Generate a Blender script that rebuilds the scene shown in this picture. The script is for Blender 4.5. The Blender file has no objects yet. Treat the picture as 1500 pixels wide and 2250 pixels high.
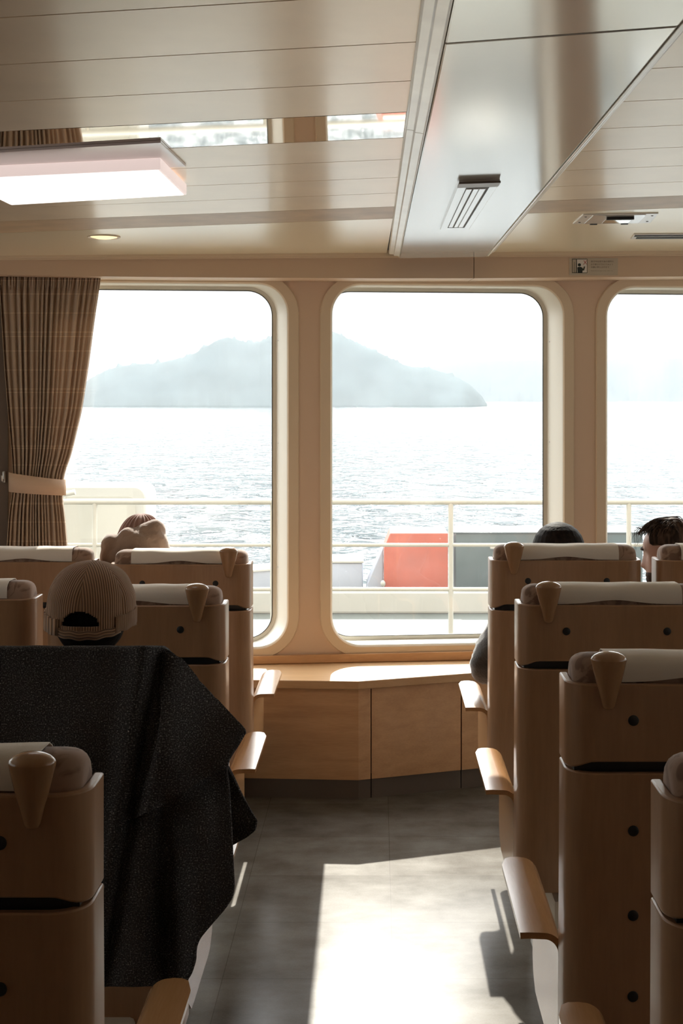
import bpy, bmesh, math, random
from mathutils import Vector, Matrix, noise as mnoise
random.seed(7)
S = bpy.context.scene
COL = S.collection
F = 2800.0; CX = 829.0; CY = 878.0; H = 1.70
PI = math.pi

def P(px, py, D):
    return Vector(((px-CX)*D/F, D, H+(CY-py)*D/F))

# ------------------------------------------------------------------ helpers
def link(name, me, mat=None, parent=None, smooth=True, angle=35):
    o = bpy.data.objects.new(name, me)
    COL.objects.link(o)
    if mat is not None and len(me.materials) == 0:
        me.materials.append(mat)
    if parent is not None:
        o.parent = parent
    if smooth:
        me.polygons.foreach_set('use_smooth', [True]*len(me.polygons))
        try:
            me.set_sharp_from_angle(angle=math.radians(angle))
        except Exception:
            pass
    return o

def from_bm(name, bm, mat=None, parent=None, smooth=True, angle=35, fix=True):
    if fix:
        bmesh.ops.recalc_face_normals(bm, faces=bm.faces)
    me = bpy.data.meshes.new(name)
    bm.to_mesh(me); bm.free()
    return link(name, me, mat, parent, smooth, angle)

def tag(o, label, cat, group=None, kind=None):
    o['label'] = label; o['category'] = cat
    if group: o['group'] = group
    if kind: o['kind'] = kind
    return o

def empty(name, loc):
    o = bpy.data.objects.new(name, None)
    o.empty_display_size = .1
    COL.objects.link(o); o.location = loc
    return o

def add_extrude(bm, pts, vec):
    vec = Vector(vec)
    a = [bm.verts.new(Vector(p)) for p in pts]
    b = [bm.verts.new(Vector(p)+vec) for p in pts]
    n = len(pts)
    bm.faces.new(a); bm.faces.new(b[::-1])
    for i in range(n):
        j = (i+1) % n
        bm.faces.new((a[i], b[i], b[j], a[j]))
    return a+b

def add_box(bm, c, s, bevel=0, seg=2):
    c = Vector(c); hx, hy, hz = s[0]/2, s[1]/2, s[2]/2
    r = bmesh.ops.create_cube(bm, size=1)
    vs = r['verts']
    for v in vs:
        v.co = Vector((v.co.x*s[0], v.co.y*s[1], v.co.z*s[2]))+c
    if bevel > 0:
        es = set()
        for v in vs:
            for e in v.link_edges: es.add(e)
        bmesh.ops.bevel(bm, geom=list(es), offset=bevel, segments=seg, affect='EDGES', profile=.5)

def add_loft(bm, rings, closed=True, caps=True):
    vr = [[bm.verts.new(Vector(p)) for p in r] for r in rings]
    n = len(vr[0])
    for a, b in zip(vr[:-1], vr[1:]):
        for i in range(n if closed else n-1):
            j = (i+1) % n
            try: bm.faces.new((a[i], a[j], b[j], b[i]))
            except Exception: pass
    if caps and closed:
        try: bm.faces.new(vr[0][::-1])
        except Exception: pass
        try: bm.faces.new(vr[-1])
        except Exception: pass
    return vr

def add_lathe(bm, prof, c, n=32):
    c = Vector(c)
    rings = []
    for r, z in prof:
        r = max(r, 1e-5)
        rings.append([c+Vector((r*math.cos(2*PI*i/n), r*math.sin(2*PI*i/n), z)) for i in range(n)])
    add_loft(bm, rings)

def add_tube(bm, path, r, n=10):
    path = [Vector(p) for p in path]
    rings = []
    up0 = Vector((0, 0, 1))
    for i, p in enumerate(path):
        t = (path[min(i+1, len(path)-1)]-path[max(i-1, 0)]).normalized()
        u = up0 if abs(t.dot(up0)) < .95 else Vector((0, 1, 0))
        a = t.cross(u).normalized(); b = a.cross(t).normalized()
        rr = r[i] if isinstance(r, (list, tuple)) else r
        rings.append([p+a*rr*math.cos(2*PI*k/n)+b*rr*math.sin(2*PI*k/n) for k in range(n)])
    add_loft(bm, rings)

def add_ellipsoid(bm, c, r, rot=None, u=24, v=16):
    m = Matrix.Translation(Vector(c))
    if rot is not None: m = m @ rot.to_4x4()
    m = m @ Matrix.Diagonal((r[0], r[1], r[2], 1))
    bmesh.ops.create_uvsphere(bm, u_segments=u, v_segments=v, radius=1, matrix=m)

def rrect(x0, x1, z0, z1, r, n=10):
    pts = []
    for cx, cz, a0 in ((x1-r, z1-r, 0), (x0+r, z1-r, 90), (x0+r, z0+r, 180), (x1-r, z0+r, 270)):
        for i in range(n+1):
            a = math.radians(a0+90*i/n)
            pts.append((cx+r*math.cos(a), cz+r*math.sin(a)))
    return pts

def lerp_tab(tab, t):
    if t <= tab[0][0]: return tab[0][1:]
    for a, b in zip(tab[:-1], tab[1:]):
        if t <= b[0]:
            k = (t-a[0])/(b[0]-a[0])
            return tuple(x+(y-x)*k for x, y in zip(a[1:], b[1:]))
    return tab[-1][1:]

def smooth01(t):
    t = max(0., min(1., t)); return t*t*(3-2*t)

def bake(o, name=None):
    """evaluated copy of an object's mesh, the object itself removed"""
    dg = bpy.context.evaluated_depsgraph_get()
    me = bpy.data.meshes.new_from_object(o.evaluated_get(dg))
    old = o.data
    bpy.data.objects.remove(o, do_unlink=True)
    try: bpy.data.meshes.remove(old)
    except Exception: pass
    return me

# ------------------------------------------------------------------ materials
def mat(name):
    m = bpy.data.materials.new(name); m.use_nodes = True
    nt = m.node_tree
    return m, nt, nt.nodes['Principled BSDF']

def N(nt, t, **kw):
    n = nt.nodes.new(t)
    for k, v in kw.items(): setattr(n, k, v)
    return n

def plain(name, col, rough=.5, metal=0, spec=.5, bump=0, bscale=200, var=0, vscale=8, coat=0, sheen=0):
    m, nt, b = mat(name)
    b.inputs['Base Color'].default_value = (*col, 1)
    b.inputs['Roughness'].default_value = rough
    b.inputs['Metallic'].default_value = metal
    b.inputs['Specular IOR Level'].default_value = spec
    b.inputs['Coat Weight'].default_value = coat
    b.inputs['Coat Roughness'].default_value = .15
    b.inputs['Sheen Weight'].default_value = sheen
    tc = N(nt, 'ShaderNodeTexCoord')
    if bump:
        no = N(nt, 'ShaderNodeTexNoise'); no.inputs['Scale'].default_value = bscale
        no.inputs['Detail'].default_value = 4
        bp = N(nt, 'ShaderNodeBump'); bp.inputs['Strength'].default_value = bump; bp.inputs['Distance'].default_value = .002
        nt.links.new(tc.outputs['Object'], no.inputs['Vector'])
        nt.links.new(no.outputs['Fac'], bp.inputs['Height']); nt.links.new(bp.outputs['Normal'], b.inputs['Normal'])
    if var:
        no = N(nt, 'ShaderNodeTexNoise'); no.inputs['Scale'].default_value = vscale; no.inputs['Detail'].default_value = 5
        cr = N(nt, 'ShaderNodeValToRGB')
        cr.color_ramp.elements[0].position = .3; cr.color_ramp.elements[1].position = .7
        cr.color_ramp.elements[0].color = (*[c*(1-var) for c in col], 1)
        cr.color_ramp.elements[1].color = (*[min(1, c*(1+var)) for c in col], 1)
        nt.links.new(tc.outputs['Object'], no.inputs['Vector'])
        nt.links.new(no.outputs['Fac'], cr.inputs['Fac']); nt.links.new(cr.outputs['Color'], b.inputs['Base Color'])
    return m

def wood(name, c1, c2, scale=(18, 18, 1.2), rough=.32, coat=.25, fine=.35):
    m, nt, b = mat(name)
    tc = N(nt, 'ShaderNodeTexCoord'); mp = N(nt, 'ShaderNodeMapping')
    oi = N(nt, 'ShaderNodeObjectInfo')
    mp.inputs['Scale'].default_value = scale
    nt.links.new(tc.outputs['Object'], mp.inputs['Vector'])
    ad = N(nt, 'ShaderNodeVectorMath', operation='ADD')
    sc = N(nt, 'ShaderNodeMath', operation='MULTIPLY'); sc.inputs[1].default_value = 17
    nt.links.new(oi.outputs['Random'], sc.inputs[0])
    nt.links.new(mp.outputs['Vector'], ad.inputs[0]); nt.links.new(sc.outputs[0], ad.inputs[1])
    n1 = N(nt, 'ShaderNodeTexNoise'); n1.inputs['Scale'].default_value = 1.0; n1.inputs['Detail'].default_value = 6; n1.inputs['Distortion'].default_value = .6
    n2 = N(nt, 'ShaderNodeTexNoise'); n2.inputs['Scale'].default_value = 9.0; n2.inputs['Detail'].default_value = 3
    nt.links.new(ad.outputs[0], n1.inputs['Vector']); nt.links.new(ad.outputs[0], n2.inputs['Vector'])
    mx = N(nt, 'ShaderNodeMix'); mx.data_type = 'FLOAT'; mx.inputs['Factor'].default_value = fine
    nt.links.new(n1.outputs['Fac'], mx.inputs['A']); nt.links.new(n2.outputs['Fac'], mx.inputs['B'])
    cr = N(nt, 'ShaderNodeValToRGB')
    cr.color_ramp.elements[0].position = .35; cr.color_ramp.elements[1].position = .68
    cr.color_ramp.elements[0].color = (*c1, 1); cr.color_ramp.elements[1].color = (*c2, 1)
    nt.links.new(mx.outputs['Result'], cr.inputs['Fac']); nt.links.new(cr.outputs['Color'], b.inputs['Base Color'])
    b.inputs['Roughness'].default_value = rough
    b.inputs['Coat Weight'].default_value = coat; b.inputs['Coat Roughness'].default_value = .2
    return m

def emit(name, col, strength):
    m, nt, b = mat(name)
    b.inputs['Base Color'].default_value = (.8, .8, .8, 1)
    b.inputs['Emission Color'].default_value = (*col, 1); b.inputs['Emission Strength'].default_value = strength
    return m

M = {}
M['maple'] = wood('maple_plywood', (.305, .166, .084), (.385, .218, .114), (14, 14, 1.6), .34, .2)
M['maple_solid'] = wood('maple_solid', (.315, .168, .08), (.385, .212, .105), (22, 22, 2.5), .22, .5)
M['arm_wood'] = wood('armrest_wood', (.42, .215, .09), (.50, .27, .12), (30, 2.5, 30), .25, .5)
M['cab_wood'] = wood('cabinet_wood', (.57, .315, .15), (.70, .41, .205), (1.8, 30, 26), .4, .15)
M['ledge_wood'] = wood('ledge_wood', (.55, .325, .155), (.64, .395, .20), (2.0, 20, 20), .35, .2)
M['wall'] = plain('cream_wall', (.70, .52, .375), .55, bump=.05, bscale=90)
M['frame'] = plain('cream_window_frame', (.74, .60, .43), .4)
M['reveal'] = plain('white_window_reveal', (.80, .76, .66), .4)
M['pelmet'] = plain('beige_pelmet', (.64, .47, .33), .5)
M['gasket'] = plain('dark_gasket', (.05, .05, .046), .5)
M['white_paint'] = plain('white_ship_paint', (.44, .425, .375), .45)
M['rail_white'] = plain('white_rail_paint', (.40, .38, .315), .35)
M['deck'] = plain('green_grey_deck', (.075, .08, .06), .7, var=.08, vscale=3)
M['red'] = plain('red_ship_paint', (.40, .060, .020), .4, var=.12, vscale=4)
M['green'] = plain('dark_green_panel', (.035, .06, .062), .3, var=.2, vscale=3)
M['grey'] = plain('grey_locker', (.33, .35, .40), .5)
M['black'] = plain('black_plastic', (.008, .008, .009), .45)
M['slot'] = plain('dark_slot', (.02, .017, .014), .6)
M['toe'] = plain('grey_toe_kick', (.17, .135, .11), .35, metal=.3)
M['base'] = plain('cream_seat_base', (.74, .69, .61), .4)
M['cover'] = plain('white_headrest_cloth', (.74, .68, .60), .85, bump=.15, bscale=400)
M['ceiling'] = plain('satin_cream_ceiling', (.94, .79, .60), .36, metal=.3, spec=.6, coat=.4, bump=.03, bscale=300, var=.05, vscale=5)
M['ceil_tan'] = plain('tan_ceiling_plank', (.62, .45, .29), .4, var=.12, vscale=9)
M['ceil_end'] = plain('pale_ceiling_end_plank', (.94, .82, .60), .30, metal=.3, spec=.6, coat=.4)
M['mirror'] = plain('mirror_ceiling_plank', (.86, .82, .76), .03, metal=1)
M['panel'] = plain('gloss_white_panel', (.84, .82, .78), .13, spec=1.0, metal=.4, bump=.02, bscale=60)
M['trim'] = plain('cream_trim', (.94, .87, .75), .32, metal=.2, coat=.5, var=.1, vscale=7)
M['lamp_body'] = plain('pinkish_lamp_body', (.92, .78, .75), .35, coat=.8)
M['lamp_side'] = emit('lamp_acrylic_side', (1, .80, .75), .23)
M['lamp_plate'] = emit('lamp_glowing_base', (1, .76, .70), .12)
M['lamp_gap'] = emit('lamp_gap', (1, .68, .62), .06)
M['lamp_lens'] = emit('lamp_lens', (1, .93, .90), .48)
M['down_lens'] = emit('downlight_lens', (1, .72, .36), .42)
M['steel'] = plain('brushed_steel', (.6, .58, .54), .3, metal=.9)
M['vent_white'] = plain('vent_white', (.90, .87, .80), .3, coat=.6)
M['skin'] = plain('skin', (.36, .185, .125), .5, var=.1, vscale=20)
M['skin_dark'] = plain('skin_tan', (.34, .15, .095), .5, var=.1, vscale=20)

def fabric_cushion():
    m, nt, b = mat('brown_patterned_cushion')
    tc = N(nt, 'ShaderNodeTexCoord')
    no = N(nt, 'ShaderNodeTexNoise'); no.inputs['Scale'].default_value = 14; no.inputs['Detail'].default_value = 2; no.inputs['Distortion'].default_value = 2.5
    cr = N(nt, 'ShaderNodeValToRGB')
    e = cr.color_ramp.elements
    e[0].position = .42; e[0].color = (.20, .115, .075, 1)
    e[1].position = .56; e[1].color = (.34, .22, .155, 1)
    nt.links.new(tc.outputs['Object'], no.inputs['Vector']); nt.links.new(no.outputs['Fac'], cr.inputs['Fac'])
    nt.links.new(cr.outputs['Color'], b.inputs['Base Color'])
    b.inputs['Roughness'].default_value = .85; b.inputs['Sheen Weight'].default_value = .3
    return m
M['cushion'] = fabric_cushion()

def floor_mat():
    m, nt, b = mat('grey_vinyl_tiles')
    tc = N(nt, 'ShaderNodeTexCoord')
    mp = N(nt, 'ShaderNodeMapping'); mp.inputs['Location'].default_value = (.455, -3.74, 0)
    nt.links.new(tc.outputs['Object'], mp.inputs['Vector'])
    br = N(nt, 'ShaderNodeTexBrick'); br.offset = 0; br.inputs['Scale'].default_value = 1
    br.inputs['Brick Width'].default_value = .5; br.inputs['Row Height'].default_value = .405
    br.inputs['Mortar Size'].default_value = .0012; br.inputs['Mortar Smooth'].default_value = .1
    br.inputs['Color1'].default_value = (.88, .88, .88, 1); br.inputs['Color2'].default_value = (1.08, 1.08, 1.08, 1); br.inputs['Mortar'].default_value = (.62, .6, .58, 1)
    nt.links.new(mp.outputs['Vector'], br.inputs['Vector'])
    mp2 = N(nt, 'ShaderNodeMapping'); mp2.inputs['Scale'].default_value = (2.8, 4.2, 1)
    nt.links.new(tc.outputs['Object'], mp2.inputs['Vector'])
    n1 = N(nt, 'ShaderNodeTexNoise'); n1.inputs['Scale'].default_value = 1.6; n1.inputs['Detail'].default_value = 7; n1.inputs['Roughness'].default_value = .62
    nt.links.new(mp2.outputs['Vector'], n1.inputs['Vector'])
    cr = N(nt, 'ShaderNodeValToRGB'); e = cr.color_ramp.elements
    e[0].position = .32; e[0].color = (.110, .094, .074, 1); e[1].position = .68; e[1].color = (.185, .167, .140, 1)
    nt.links.new(n1.outputs['Fac'], cr.inputs['Fac'])
    n2 = N(nt, 'ShaderNodeTexNoise'); n2.inputs['Scale'].default_value = 60; n2.inputs['Detail'].default_value = 4
    nt.links.new(mp2.outputs['Vector'], n2.inputs['Vector'])
    mr = N(nt, 'ShaderNodeMapRange'); mr.inputs['To Min'].default_value = .82; mr.inputs['To Max'].default_value = 1.18
    nt.links.new(n2.outputs['Fac'], mr.inputs['Value'])
    m1 = N(nt, 'ShaderNodeMix'); m1.data_type = 'RGBA'; m1.blend_type = 'MULTIPLY'; m1.inputs['Factor'].default_value = 1
    m2 = N(nt, 'ShaderNodeMix'); m2.data_type = 'RGBA'; m2.blend_type = 'MULTIPLY'; m2.inputs['Factor'].default_value = 1
    nt.links.new(cr.outputs['Color'], m1.inputs['A']); nt.links.new(br.outputs['Color'], m1.inputs['B'])
    nt.links.new(m1.outputs['Result'], m2.inputs['A']); nt.links.new(mr.outputs['Result'], m2.inputs['B'])
    nt.links.new(m2.outputs['Result'], b.inputs['Base Color'])
    rr = N(nt, 'ShaderNodeMapRange'); rr.inputs['To Min'].default_value = .17; rr.inputs['To Max'].default_value = .30
    b.inputs['Specular IOR Level'].default_value = .10
    nt.links.new(n1.outputs['Fac'], rr.inputs['Value']); nt.links.new(rr.outputs['Result'], b.inputs['Roughness'])
    return m
M['floor'] = floor_mat()

def sea_mat():
    m, nt, b = mat('sea_water')
    tc = N(nt, 'ShaderNodeTexCoord')
    b.inputs['Base Color'].default_value = (.03, .045, .05, 1)
    b.inputs['Roughness'].default_value = .07
    b.inputs['IOR'].default_value = 1.33
    def layer(sx, sy, strength, dist, prev=None, detail=3, peak=None):
        mp = N(nt, 'ShaderNodeMapping'); mp.inputs['Scale'].default_value = (sx, sy, 1)
        mp.inputs['Rotation'].default_value = (0, 0, .35)
        n1 = N(nt, 'ShaderNodeTexNoise'); n1.inputs['Scale'].default_value = 1; n1.inputs['Detail'].default_value = detail
        nt.links.new(tc.outputs['Object'], mp.inputs['Vector']); nt.links.new(mp.outputs['Vector'], n1.inputs['Vector'])
        bp = N(nt, 'ShaderNodeBump'); bp.inputs['Strength'].default_value = strength; bp.inputs['Distance'].default_value = dist
        if peak:
            mr = N(nt, 'ShaderNodeMapRange'); mr.interpolation_type = 'SMOOTHSTEP'
            mr.inputs['From Min'].default_value = peak[0]; mr.inputs['From Max'].default_value = peak[1]
            nt.links.new(n1.outputs['Fac'], mr.inputs['Value']); nt.links.new(mr.outputs[0], bp.inputs['Height'])
        else:
            nt.links.new(n1.outputs['Fac'], bp.inputs['Height'])
        if prev is not None: nt.links.new(prev.outputs['Normal'], bp.inputs['Normal'])
        return bp
    a = layer(.10, .06, 1, 1.0)
    a = layer(.42, .24, 1, .40, a)
    a = layer(2.2, 1.2, 1, .09, a)
    a = layer(.48, .30, 1, 0.88, a, 1, (.54, .78))
    c = layer(1.7, 1.05, 1, .31, a, 2, (.52, .80))
    nt.links.new(c.outputs['Normal'], b.inputs['Normal'])
    return m
M['sea'] = sea_mat()

def glass_mat():
    m, nt, b = mat('salt_hazed_window_glass')
    nt.nodes.remove(b)
    out = nt.nodes['Material Output']
    tr = N(nt, 'ShaderNodeBsdfTransparent'); tr.inputs['Color'].default_value = (.975, .985, .98, 1)
    gl = N(nt, 'ShaderNodeBsdfGlossy'); gl.inputs['Roughness'].default_value = .01
    tl = N(nt, 'ShaderNodeBsdfTranslucent'); tl.inputs['Color'].default_value = (.9, .9, .88, 1)
    lw = N(nt, 'ShaderNodeLayerWeight'); lw.inputs['Blend'].default_value = .5
    pw = N(nt, 'ShaderNodeMath', operation='POWER'); pw.inputs[1].default_value = 5
    ml = N(nt, 'ShaderNodeMath', operation='MULTIPLY_ADD'); ml.inputs[1].default_value = .6; ml.inputs[2].default_value = .035
    nt.links.new(lw.outputs['Facing'], pw.inputs[0]); nt.links.new(pw.outputs[0], ml.inputs[0])
    mx = N(nt, 'ShaderNodeMixShader')
    nt.links.new(ml.outputs[0], mx.inputs['Fac']); nt.links.new(tr.outputs[0], mx.inputs[1]); nt.links.new(gl.outputs[0], mx.inputs[2])
    tc = N(nt, 'ShaderNodeTexCoord')
    vo = N(nt, 'ShaderNodeTexVoronoi'); vo.inputs['Scale'].default_value = 26
    nt.links.new(tc.outputs['Object'], vo.inputs['Vector'])
    sp = N(nt, 'ShaderNodeMapRange'); sp.inputs['From Min'].default_value = .10; sp.inputs['From Max'].default_value = .04; sp.inputs['To Min'].default_value = 0; sp.inputs['To Max'].default_value = .10
    nt.links.new(vo.outputs['Distance'], sp.inputs['Value'])
    no = N(nt, 'ShaderNodeTexNoise'); no.inputs['Scale'].default_value = 5
    nt.links.new(tc.outputs['Object'], no.inputs['Vector'])
    mr = N(nt, 'ShaderNodeMapRange'); mr.inputs['To Min'].default_value = .008; mr.inputs['To Max'].default_value = .028
    nt.links.new(no.outputs['Fac'], mr.inputs['Value'])
    gt = N(nt, 'ShaderNodeMath', operation='GREATER_THAN'); gt.inputs[1].default_value = .62
    n3 = N(nt, 'ShaderNodeTexNoise'); n3.inputs['Scale'].default_value = 19
    nt.links.new(tc.outputs['Object'], n3.inputs['Vector']); nt.links.new(n3.outputs['Fac'], gt.inputs[0])
    mu = N(nt, 'ShaderNodeMath', operation='MULTIPLY'); nt.links.new(sp.outputs[0], mu.inputs[0]); nt.links.new(gt.outputs[0], mu.inputs[1])
    ad = N(nt, 'ShaderNodeMath', operation='ADD'); nt.links.new(mr.outputs[0], ad.inputs[0]); nt.links.new(mu.outputs[0], ad.inputs[1])
    m2 = N(nt, 'ShaderNodeMixShader')
    nt.links.new(ad.outputs[0], m2.inputs['Fac']); nt.links.new(mx.outputs[0], m2.inputs[1]); nt.links.new(tl.outputs[0], m2.inputs[2])
    nt.links.new(m2.outputs[0], out.inputs['Surface'])
    return m
M['glass'] = glass_mat()

def tweed_mat():
    m, nt, b = mat('charcoal_tweed')
    tc = N(nt, 'ShaderNodeTexCoord')
    uv = tc.outputs['UV']
    def wave(rot, scale):
        mp = N(nt, 'ShaderNodeMapping'); mp.inputs['Rotation'].default_value = (0, 0, rot)
        nt.links.new(uv, mp.inputs['Vector'])
        w = N(nt, 'ShaderNodeTexWave'); w.inputs['Scale'].default_value = scale; w.inputs['Distortion'].default_value = 1.5; w.inputs['Detail'].default_value = 2
        nt.links.new(mp.outputs['Vector'], w.inputs['Vector']); return w
    w1, w2 = wave(.0, 110), wave(PI/2, 110)
    mu = N(nt, 'ShaderNodeMath', operation='MULTIPLY'); nt.links.new(w1.outputs['Fac'], mu.inputs[0]); nt.links.new(w2.outputs['Fac'], mu.inputs[1])
    n1 = N(nt, 'ShaderNodeTexNoise'); n1.inputs['Scale'].default_value = 330; n1.inputs['Detail'].default_value = 2
    nt.links.new(uv, n1.inputs['Vector'])
    n2 = N(nt, 'ShaderNodeTexNoise'); n2.inputs['Scale'].default_value = 190
    nt.links.new(uv, n2.inputs['Vector'])
    cr = N(nt, 'ShaderNodeValToRGB'); e = cr.color_ramp.elements
    e[0].position = .46; e[0].color = (.055, .053, .056, 1)
    e[1].position = .72; e[1].color = (.50, .48, .47, 1)
    x = e.new(.62); x.color = (.17, .165, .168, 1)
    nt.links.new(n1.outputs['Fac'], cr.inputs['Fac'])
    mm = N(nt, 'ShaderNodeMix'); mm.data_type = 'RGBA'; mm.blend_type = 'MULTIPLY'; mm.inputs['Factor'].default_value = .45
    nt.links.new(cr.outputs['Color'], mm.inputs['A']); nt.links.new(mu.outputs[0], mm.inputs['B'])
    ad = N(nt, 'ShaderNodeMix'); ad.data_type = 'RGBA'; ad.blend_type = 'ADD'
    nt.links.new(mm.outputs['Result'], ad.inputs['A']); ad.inputs['B'].default_value = (.5, .46, .44, 1)
    fl = N(nt, 'ShaderNodeMapRange'); fl.inputs['From Min'].default_value = .70; fl.inputs['From Max'].default_value = .78
    nt.links.new(n2.outputs['Fac'], fl.inputs['Value']); nt.links.new(fl.outputs[0], ad.inputs['Factor'])
    nt.links.new(ad.outputs['Result'], b.inputs['Base Color'])
    bp = N(nt, 'ShaderNodeBump'); bp.inputs['Strength'].default_value = .5; bp.inputs['Distance'].default_value = .002
    nt.links.new(n1.outputs['Fac'], bp.inputs['Height']); nt.links.new(bp.outputs['Normal'], b.inputs['Normal'])
    b.inputs['Roughness'].default_value = .95; b.inputs['Specular IOR Level'].default_value = .1
    return m
M['tweed'] = tweed_mat()

def corduroy(name, c1, c2, freq=1/.006):
    m, nt, b = mat(name)
    tc = N(nt, 'ShaderNodeTexCoord')
    sx = N(nt, 'ShaderNodeSeparateXYZ'); nt.links.new(tc.outputs['UV'], sx.inputs[0])
    ml = N(nt, 'ShaderNodeMath', operation='MULTIPLY'); ml.inputs[1].default_value = 2*PI*freq
    sn = N(nt, 'ShaderNodeMath', operation='SINE')
    nt.links.new(sx.outputs['X'], ml.inputs[0]); nt.links.new(ml.outputs[0], sn.inputs[0])
    mr = N(nt, 'ShaderNodeMapRange'); mr.inputs['From Min'].default_value = -1; mr.inputs['From Max'].default_value = .6
    nt.links.new(sn.outputs[0], mr.inputs['Value'])
    cr = N(nt, 'ShaderNodeValToRGB'); cr.color_ramp.elements[0].color = (*c1, 1); cr.color_ramp.elements[1].color = (*c2, 1)
    nt.links.new(mr.outputs[0], cr.inputs['Fac']); nt.links.new(cr.outputs['Color'], b.inputs['Base Color'])
    bp = N(nt, 'ShaderNodeBump'); bp.inputs['Strength'].default_value = .9; bp.inputs['Distance'].default_value = .002
    nt.links.new(mr.outputs[0], bp.inputs['Height']); nt.links.new(bp.outputs['Normal'], b.inputs['Normal'])
    b.inputs['Roughness'].default_value = .9; b.inputs['Sheen Weight'].default_value = .25
    return m
M['cord'] = corduroy('tan_corduroy', (.17, .090, .045), (.46, .27, .155))

def hair_mat(name, c1, c2, scale=(90, 90, 6)):
    m, nt, b = mat(name)
    tc = N(nt, 'ShaderNodeTexCoord'); mp = N(nt, 'ShaderNodeMapping'); mp.inputs['Scale'].default_value = scale
    no = N(nt, 'ShaderNodeTexNoise'); no.inputs['Scale'].default_value = 1; no.inputs['Detail'].default_value = 4
    nt.links.new(tc.outputs['Object'], mp.inputs['Vector']); nt.links.new(mp.outputs['Vector'], no.inputs['Vector'])
    cr = N(nt, 'ShaderNodeValToRGB'); cr.color_ramp.elements[0].color = (*c1, 1); cr.color_ramp.elements[1].color = (*c2, 1)
    cr.color_ramp.elements[0].position = .35; cr.color_ramp.elements[1].position = .7
    nt.links.new(no.outputs['Fac'], cr.inputs['Fac']); nt.links.new(cr.outputs['Color'], b.inputs['Base Color'])
    bp = N(nt, 'ShaderNodeBump'); bp.inputs['Strength'].default_value = .6; bp.inputs['Distance'].default_value = .003
    nt.links.new(no.outputs['Fac'], bp.inputs['Height']); nt.links.new(bp.outputs['Normal'], b.inputs['Normal'])
    b.inputs['Roughness'].default_value = .65
    b.inputs['Specular IOR Level'].default_value = .06
    return m
M['hair_black'] = hair_mat('black_hair', (.004, .0035, .0035), (.012, .009, .008))
M['hair_dark'] = hair_mat('dark_brown_hair', (.004, .003, .003), (.016, .010, .008))
M['hair_brown'] = hair_mat('brown_hair', (.018, .011, .008), (.085, .05, .033), (60, 60, 14))
M['fleece'] = plain('beige_fleece', (.30, .195, .135), .95, bump=.8, bscale=130, var=.15, vscale=18, sheen=.5)
M['knit'] = plain('pink_brown_knit', (.35, .20, .165), .95, bump=.4, bscale=240, sheen=.3)
M['olive'] = plain('olive_jacket_cloth', (.20, .145, .085), .8, bump=.2, bscale=90)
M['greycoat'] = plain('fuzzy_dark_grey_coat', (.042, .040, .039), .95, bump=1, bscale=150, var=.45, vscale=25, sheen=.6)
M['navy'] = plain('dark_jacket_cloth', (.03, .03, .036), .85, bump=.2, bscale=120)
M['trouser'] = plain('dark_trousers', (.025, .025, .03), .9)

def curtain_mat():
    m, nt, b = mat('striped_beige_curtain')
    tc = N(nt, 'ShaderNodeTexCoord')
    sx = N(nt, 'ShaderNodeSeparateXYZ'); nt.links.new(tc.outputs['UV'], sx.inputs[0])
    def lines(freq, width, off=0):
        a = N(nt, 'ShaderNodeMath', operation='MULTIPLY_ADD'); a.inputs[1].default_value = freq; a.inputs[2].default_value = off
        f = N(nt, 'ShaderNodeMath', operation='FRACT'); l = N(nt, 'ShaderNodeMath', operation='LESS_THAN'); l.inputs[1].default_value = width
        nt.links.new(sx.outputs['Y'], a.inputs[0]); nt.links.new(a.outputs[0], f.inputs[0]); nt.links.new(f.outputs[0], l.inputs[0]); return l
    l1 = lines(1/.085, .03); l2 = lines(1/.25, .01, .3)
    mx = N(nt, 'ShaderNodeMath', operation='MAXIMUM'); nt.links.new(l1.outputs[0], mx.inputs[0]); nt.links.new(l2.outputs[0], mx.inputs[1])
    no = N(nt, 'ShaderNodeTexNoise'); no.inputs['Scale'].default_value = 300
    nt.links.new(tc.outputs['UV'], no.inputs['Vector'])
    c0 = N(nt, 'ShaderNodeMix'); c0.data_type = 'RGBA'
    c0.inputs['A'].default_value = (.46, .345, .25, 1); c0.inputs['B'].default_value = (.60, .47, .355, 1)
    nt.links.new(no.outputs['Fac'], c0.inputs['Factor'])
    c1 = N(nt, 'ShaderNodeMix'); c1.data_type = 'RGBA'; c1.inputs['B'].default_value = (.80, .66, .50, 1)
    nt.links.new(mx.outputs[0], c1.inputs['Factor']); nt.links.new(c0.outputs['Result'], c1.inputs['A'])
    nt.links.new(c1.outputs['Result'], b.inputs['Base Color'])
    b.inputs['Roughness'].default_value = .9
    tl = N(nt, 'ShaderNodeBsdfTranslucent'); nt.links.new(c1.outputs['Result'], tl.inputs['Color'])
    ms = N(nt, 'ShaderNodeMixShader'); ms.inputs['Fac'].default_value = .2
    out = nt.nodes['Material Output']
    nt.links.new(b.outputs[0], ms.inputs[1]); nt.links.new(tl.outputs[0], ms.inputs[2]); nt.links.new(ms.outputs[0], out.inputs['Surface'])
    return m
M['curtain'] = curtain_mat()
M['tieback'] = plain('beige_tieback_cloth', (.66, .47, .33), .85, bump=.2, bscale=300)
M['wall_shade'] = plain('brown_wall_shade', (.16, .115, .085), .5)  # dark brown stands for the shade on the wall beside the curtain
M['sign'] = plain('clear_sticker', (.52, .44, .34), .3)
M['sign_ink'] = plain('sign_ink', (.02, .025, .018), .6)
M['sign_red'] = plain('sign_red', (.45, .06, .05), .6)
M['sign_white'] = plain('sign_white', (.74, .68, .62), .5)

def island_mat(name, c1, c2):
    return plain(name, c1, .95, spec=.1, var=.22, vscale=.02)

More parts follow.
